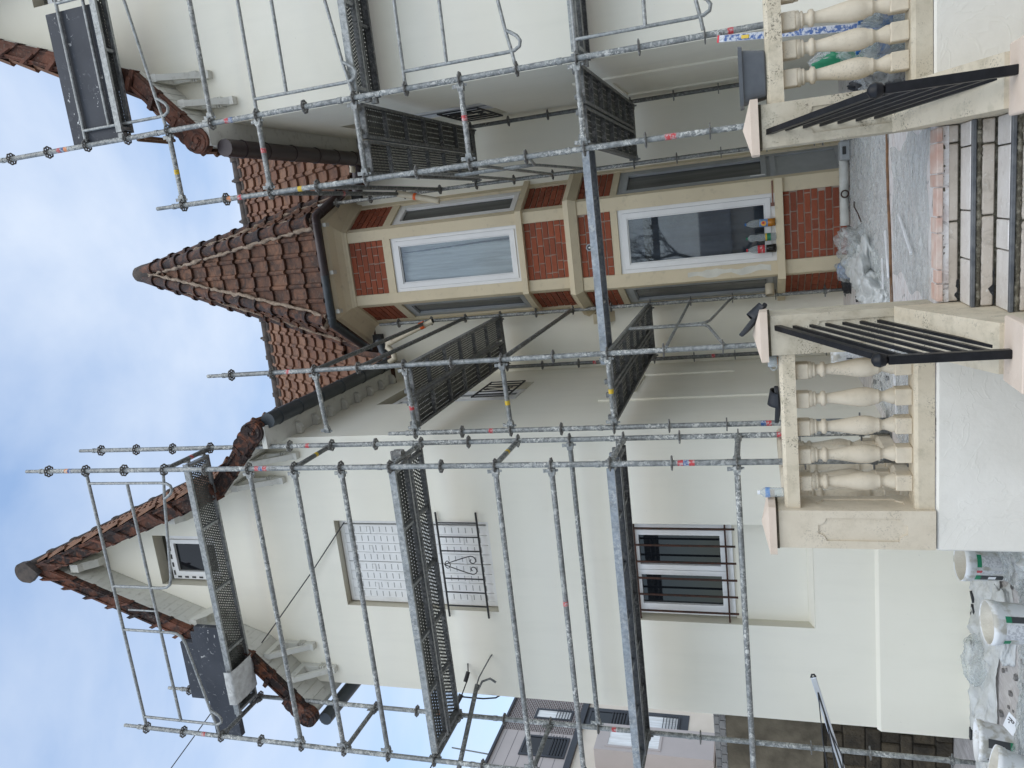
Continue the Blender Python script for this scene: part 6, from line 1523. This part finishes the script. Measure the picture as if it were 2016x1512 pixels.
for i in range(nx + 1):
    x = x0_ + (x1_ - x0_) * i / nx
    for k in range(ns + 1):
        t_ = k / ns; per = [(6.235, 7.44), (6.232, 7.35), (6.30, 7.335), (6.45, 7.33), (6.60, 7.335), (6.615, 7.36), (6.617, 7.45)]
        f = t_ * 6; q = min(int(f), 5); y = per[q][0] + (per[q + 1][0] - per[q][0]) * (f - q); z = per[q][1] + (per[q + 1][1] - per[q][1]) * (f - q)
        h = noise.noise(Vector((x * 14, y * 14, z * 14))) * 0.010; vs.append((x + 0.03 * (t_ - 0.5), y - (0.006 if t_ < .3 else 0), z - abs(h) - 0.004))
o = MB().add(vs, [(i * (ns + 1) + k, i * (ns + 1) + k + 1, (i + 1) * (ns + 1) + k + 1, (i + 1) * (ns + 1) + k) for i in range(nx) for k in range(ns)], True).build('wrap', 'sheet_white', wr)

# ---------------------------------------------------------------- yard wall and neighbour
yw = thing('stone_wall', 'dark rubble yard wall with grey brick coping left of the house', 'wall', (-6.5, 7.7, 0))
MB().box(-9.5, -5.035, 7.63, 7.95, 0.0, 2.20).build('wall', 'rubble_joint', yw)
MB().box(-9.5, -5.04, 7.60, 7.63, 1.22, 2.20).build('cement_face', 'concrete_old', yw)
rr = random.Random(12); z = 0.0
while z < 1.15:
    h = rr.uniform(0.10, 0.22); h = min(h, 1.21 - z); x = -7.0
    while x < -5.06:
        w = rr.uniform(0.14, 0.42); xe = min(x + w, -5.045); MB().bbox(x + 0.004, xe - 0.004, 7.605 + rr.uniform(-.012, .012), 7.70, z + 0.004, z + h - 0.004, 0.012).build('stone', 'rubble_brown', yw); x = xe + 0.001
    z += h
for r_ in range(2):
    x = -7.0 - 0.055 * (r_ % 2)
    while x < -5.05:
        xe = min(x + 0.105, -5.04); MB().bbox(x + 0.004, xe - 0.004, 7.59, 7.75, 2.205 + r_ * 0.062, 2.262 + r_ * 0.062, 0.003).build('brick', 'brick_grey', yw); x = xe
MB().box(-9.5, -5.045, 7.605, 7.74, 2.2015, 2.325).build('coping', 'label_white', yw)

NX = -21.6
nb = thing('apartment_block', 'modern block with dark brick and cream render far behind the yard wall', 'building', (NX - 5, 28, 0))
mpN = lambda u, v, d: (NX - d, u, v)
MB().box(NX - 12, NX, 20.0, 40.0, 0.0, 13.0).build('wall', 'neighbour_cream', nb)
mbox(mpN, 27.72, 40.0, 9.85, 13.0, -0.10, -0.002).build('brick_cladding', 'neighbour_brick', nb)
mbox(mpN, 20.0, 27.72, 9.85, 13.0, -0.08, -0.002).build('panel_cladding', 'neighbour_panel', nb)
for k in range(6): mbox(mpN, 20.0, 27.7, 10.3 + k * 0.5, 10.315 + k * 0.5, -0.085, -0.081).build('panel_joint', 'neighbour_dark', nb)
mbox(mpN, 19.9, 40.1, 9.60, 9.85, -0.16, -0.003).build('dark_band', 'neighbour_dark', nb)
mbox(mpN, 19.9, 40.1, 13.0, 13.10, -0.2, 3.0).build('roof_edge', 'neighbour_dark', nb)
def nwin(u0, u1, v0, v1, glass, d=-0.11, dark=True):
    w_ = win_frame(mpN, u0, u1, v0, v1, 0.10, d - 0.03, d + 0.1).build('window', 'neighbour_dark' if dark else 'pvc_white', nb)
    mbox(mpN, u0 + 0.1, u1 - 0.1, v0 + 0.1, v1 - 0.1, d, d + 0.02).build('pane', glass, w_)
    for k in range(5): mbox(mpN, u0 + 0.02, u1 - 0.02, v0 + 0.15 + k * 0.13, v0 + 0.18 + k * 0.13, d - 0.12, d - 0.09).build('guard_rail', 'neighbour_dark', w_)
    return w_
nwin(28.55, 29.25, 10.15, 11.85, 'curtain')
nwin(26.2, 27.45, 9.95, 11.9, 'glass_dark', -0.10)
for z in (7.75, 5.55): 
    mbox(mpN, 28.35, 29.75, z - 0.35, z + 1.95, -0.03, -0.001).build('dark_panel', 'neighbour_dark', nb); nwin(28.5, 29.55, z, z + 1.75, 'glass_dark' if z > 7 else 'curtain', -0.06)
mbox(mpN, 26.0, 27.6, 4.0, 8.6, -0.9, -0.001).build('projection', 'neighbour_panel', nb)
w_ = win_frame(lambda u, v, d: (NX + 0.9 - d, u, v), 26.2, 27.3, 6.0, 8.2, 0.1, -0.03, 0.05).build('window', 'neighbour_panel', nb); mbox(lambda u, v, d: (NX + 0.9 - d, u, v), 26.3, 27.2, 6.1, 8.1, -0.01, -0.002).build('pane', 'curtain', w_)
w_ = win_frame(lambda u, v, d: (NX + 0.3 - d, u, v), 26.4, 28.0, 4.2, 5.5, 0.08, -0.03, 0.05).build('window', 'neighbour_dark', nb); mbox(lambda u, v, d: (NX + 0.3 - d, u, v), 26.48, 27.92, 4.28, 5.42, -0.01, 0.02).build('pane', 'neighbour_blue', w_)
mbox(mpN, 26.4, 28.0, 4.0, 4.2, -0.3, -0.001).build('window_base', 'neighbour_cream', nb)
m = MB(); m.cyl((NX + 0.3, 24.9, 11.2), (NX + 0.3, 24.9, 9.0), 0.05, n=8); m.box(NX + 0.15, NX + 0.45, 24.75, 25.05, 11.2, 11.5); m.build('downpipe', 'neighbour_panel', nb)
MB().cyl((NX - 0.5, 26.7, 13.0), (NX - 0.5, 26.9, 15.2), 0.03, n=6).build('mast', 'galv_dark', nb)

# ---------------------------------------------------------------- what the bay windows mirror: a bare tree and a house across the yard
tree = thing('bare_tree', 'leafless tree mirrored in the lower bay window', 'tree', (-2.2, -9.0, 0))
tm = MB(); rr = random.Random(77); tips = []
def grow(p, d, ln, r, lvl):
    q = p + d * ln * 0.5 + Vector((rr.uniform(-1, 1), rr.uniform(-1, 1), 0)) * ln * 0.06; e = p + d * ln
    tm.tube([p, q, e], [r, r * 0.85, r * 0.68], 5 if lvl > 1 else 8, False)
    if lvl >= 6: return
    for k in range(3 if lvl < 4 else 2):
        ax = d.orthogonal().normalized(); ax.rotate(Matrix.Rotation(rr.uniform(0, 6.28), 3, d))
        nd = (d + ax * rr.uniform(0.35, 0.8) + Vector((0, 0, 0.12))).normalized(); grow(e if k else q.lerp(e, 0.5), nd, ln * rr.uniform(0.62, 0.82), r * 0.6, lvl + 1)
MB().tube([(-2.2, -9.0, 0), (-2.18, -9.02, 1.0), (-2.22, -9.0, 1.9)], [0.17, 0.14, 0.12], 10).build('trunk', 'rubble_brown', tree)
grow(Vector((-2.22, -9.0, 1.85)), Vector((0.05, 0, 1)).normalized(), 1.5, 0.12, 0)
tm.build('crown', 'rubble_brown', tree)
oh = thing('bungalow', 'house across the yard mirrored in the windows', 'house', (0, -24, 0))
MB().box(-9, 7, -32, -22, 0, 2.7).build('wall', 'neighbour_cream', oh)
m = MB(); m.prism([(-32.4, 2.7), (-21.6, 2.7), (-27, 4.6)], -9.4, 7.4, lambda u, v, d: (d, u, v)); m.build('roof', 'frame_dark', oh)
for k in range(4):
    w_ = MB().box(-7.5 + k * 3.6, -6.2 + k * 3.6, -21.99, -21.9, 1.0, 2.2).build('window', 'frame_dark', oh)
MB().box(-14, 14, -16.2, -16.0, 0, 1.6).build('garden_wall', 'rubble_brown', oh)
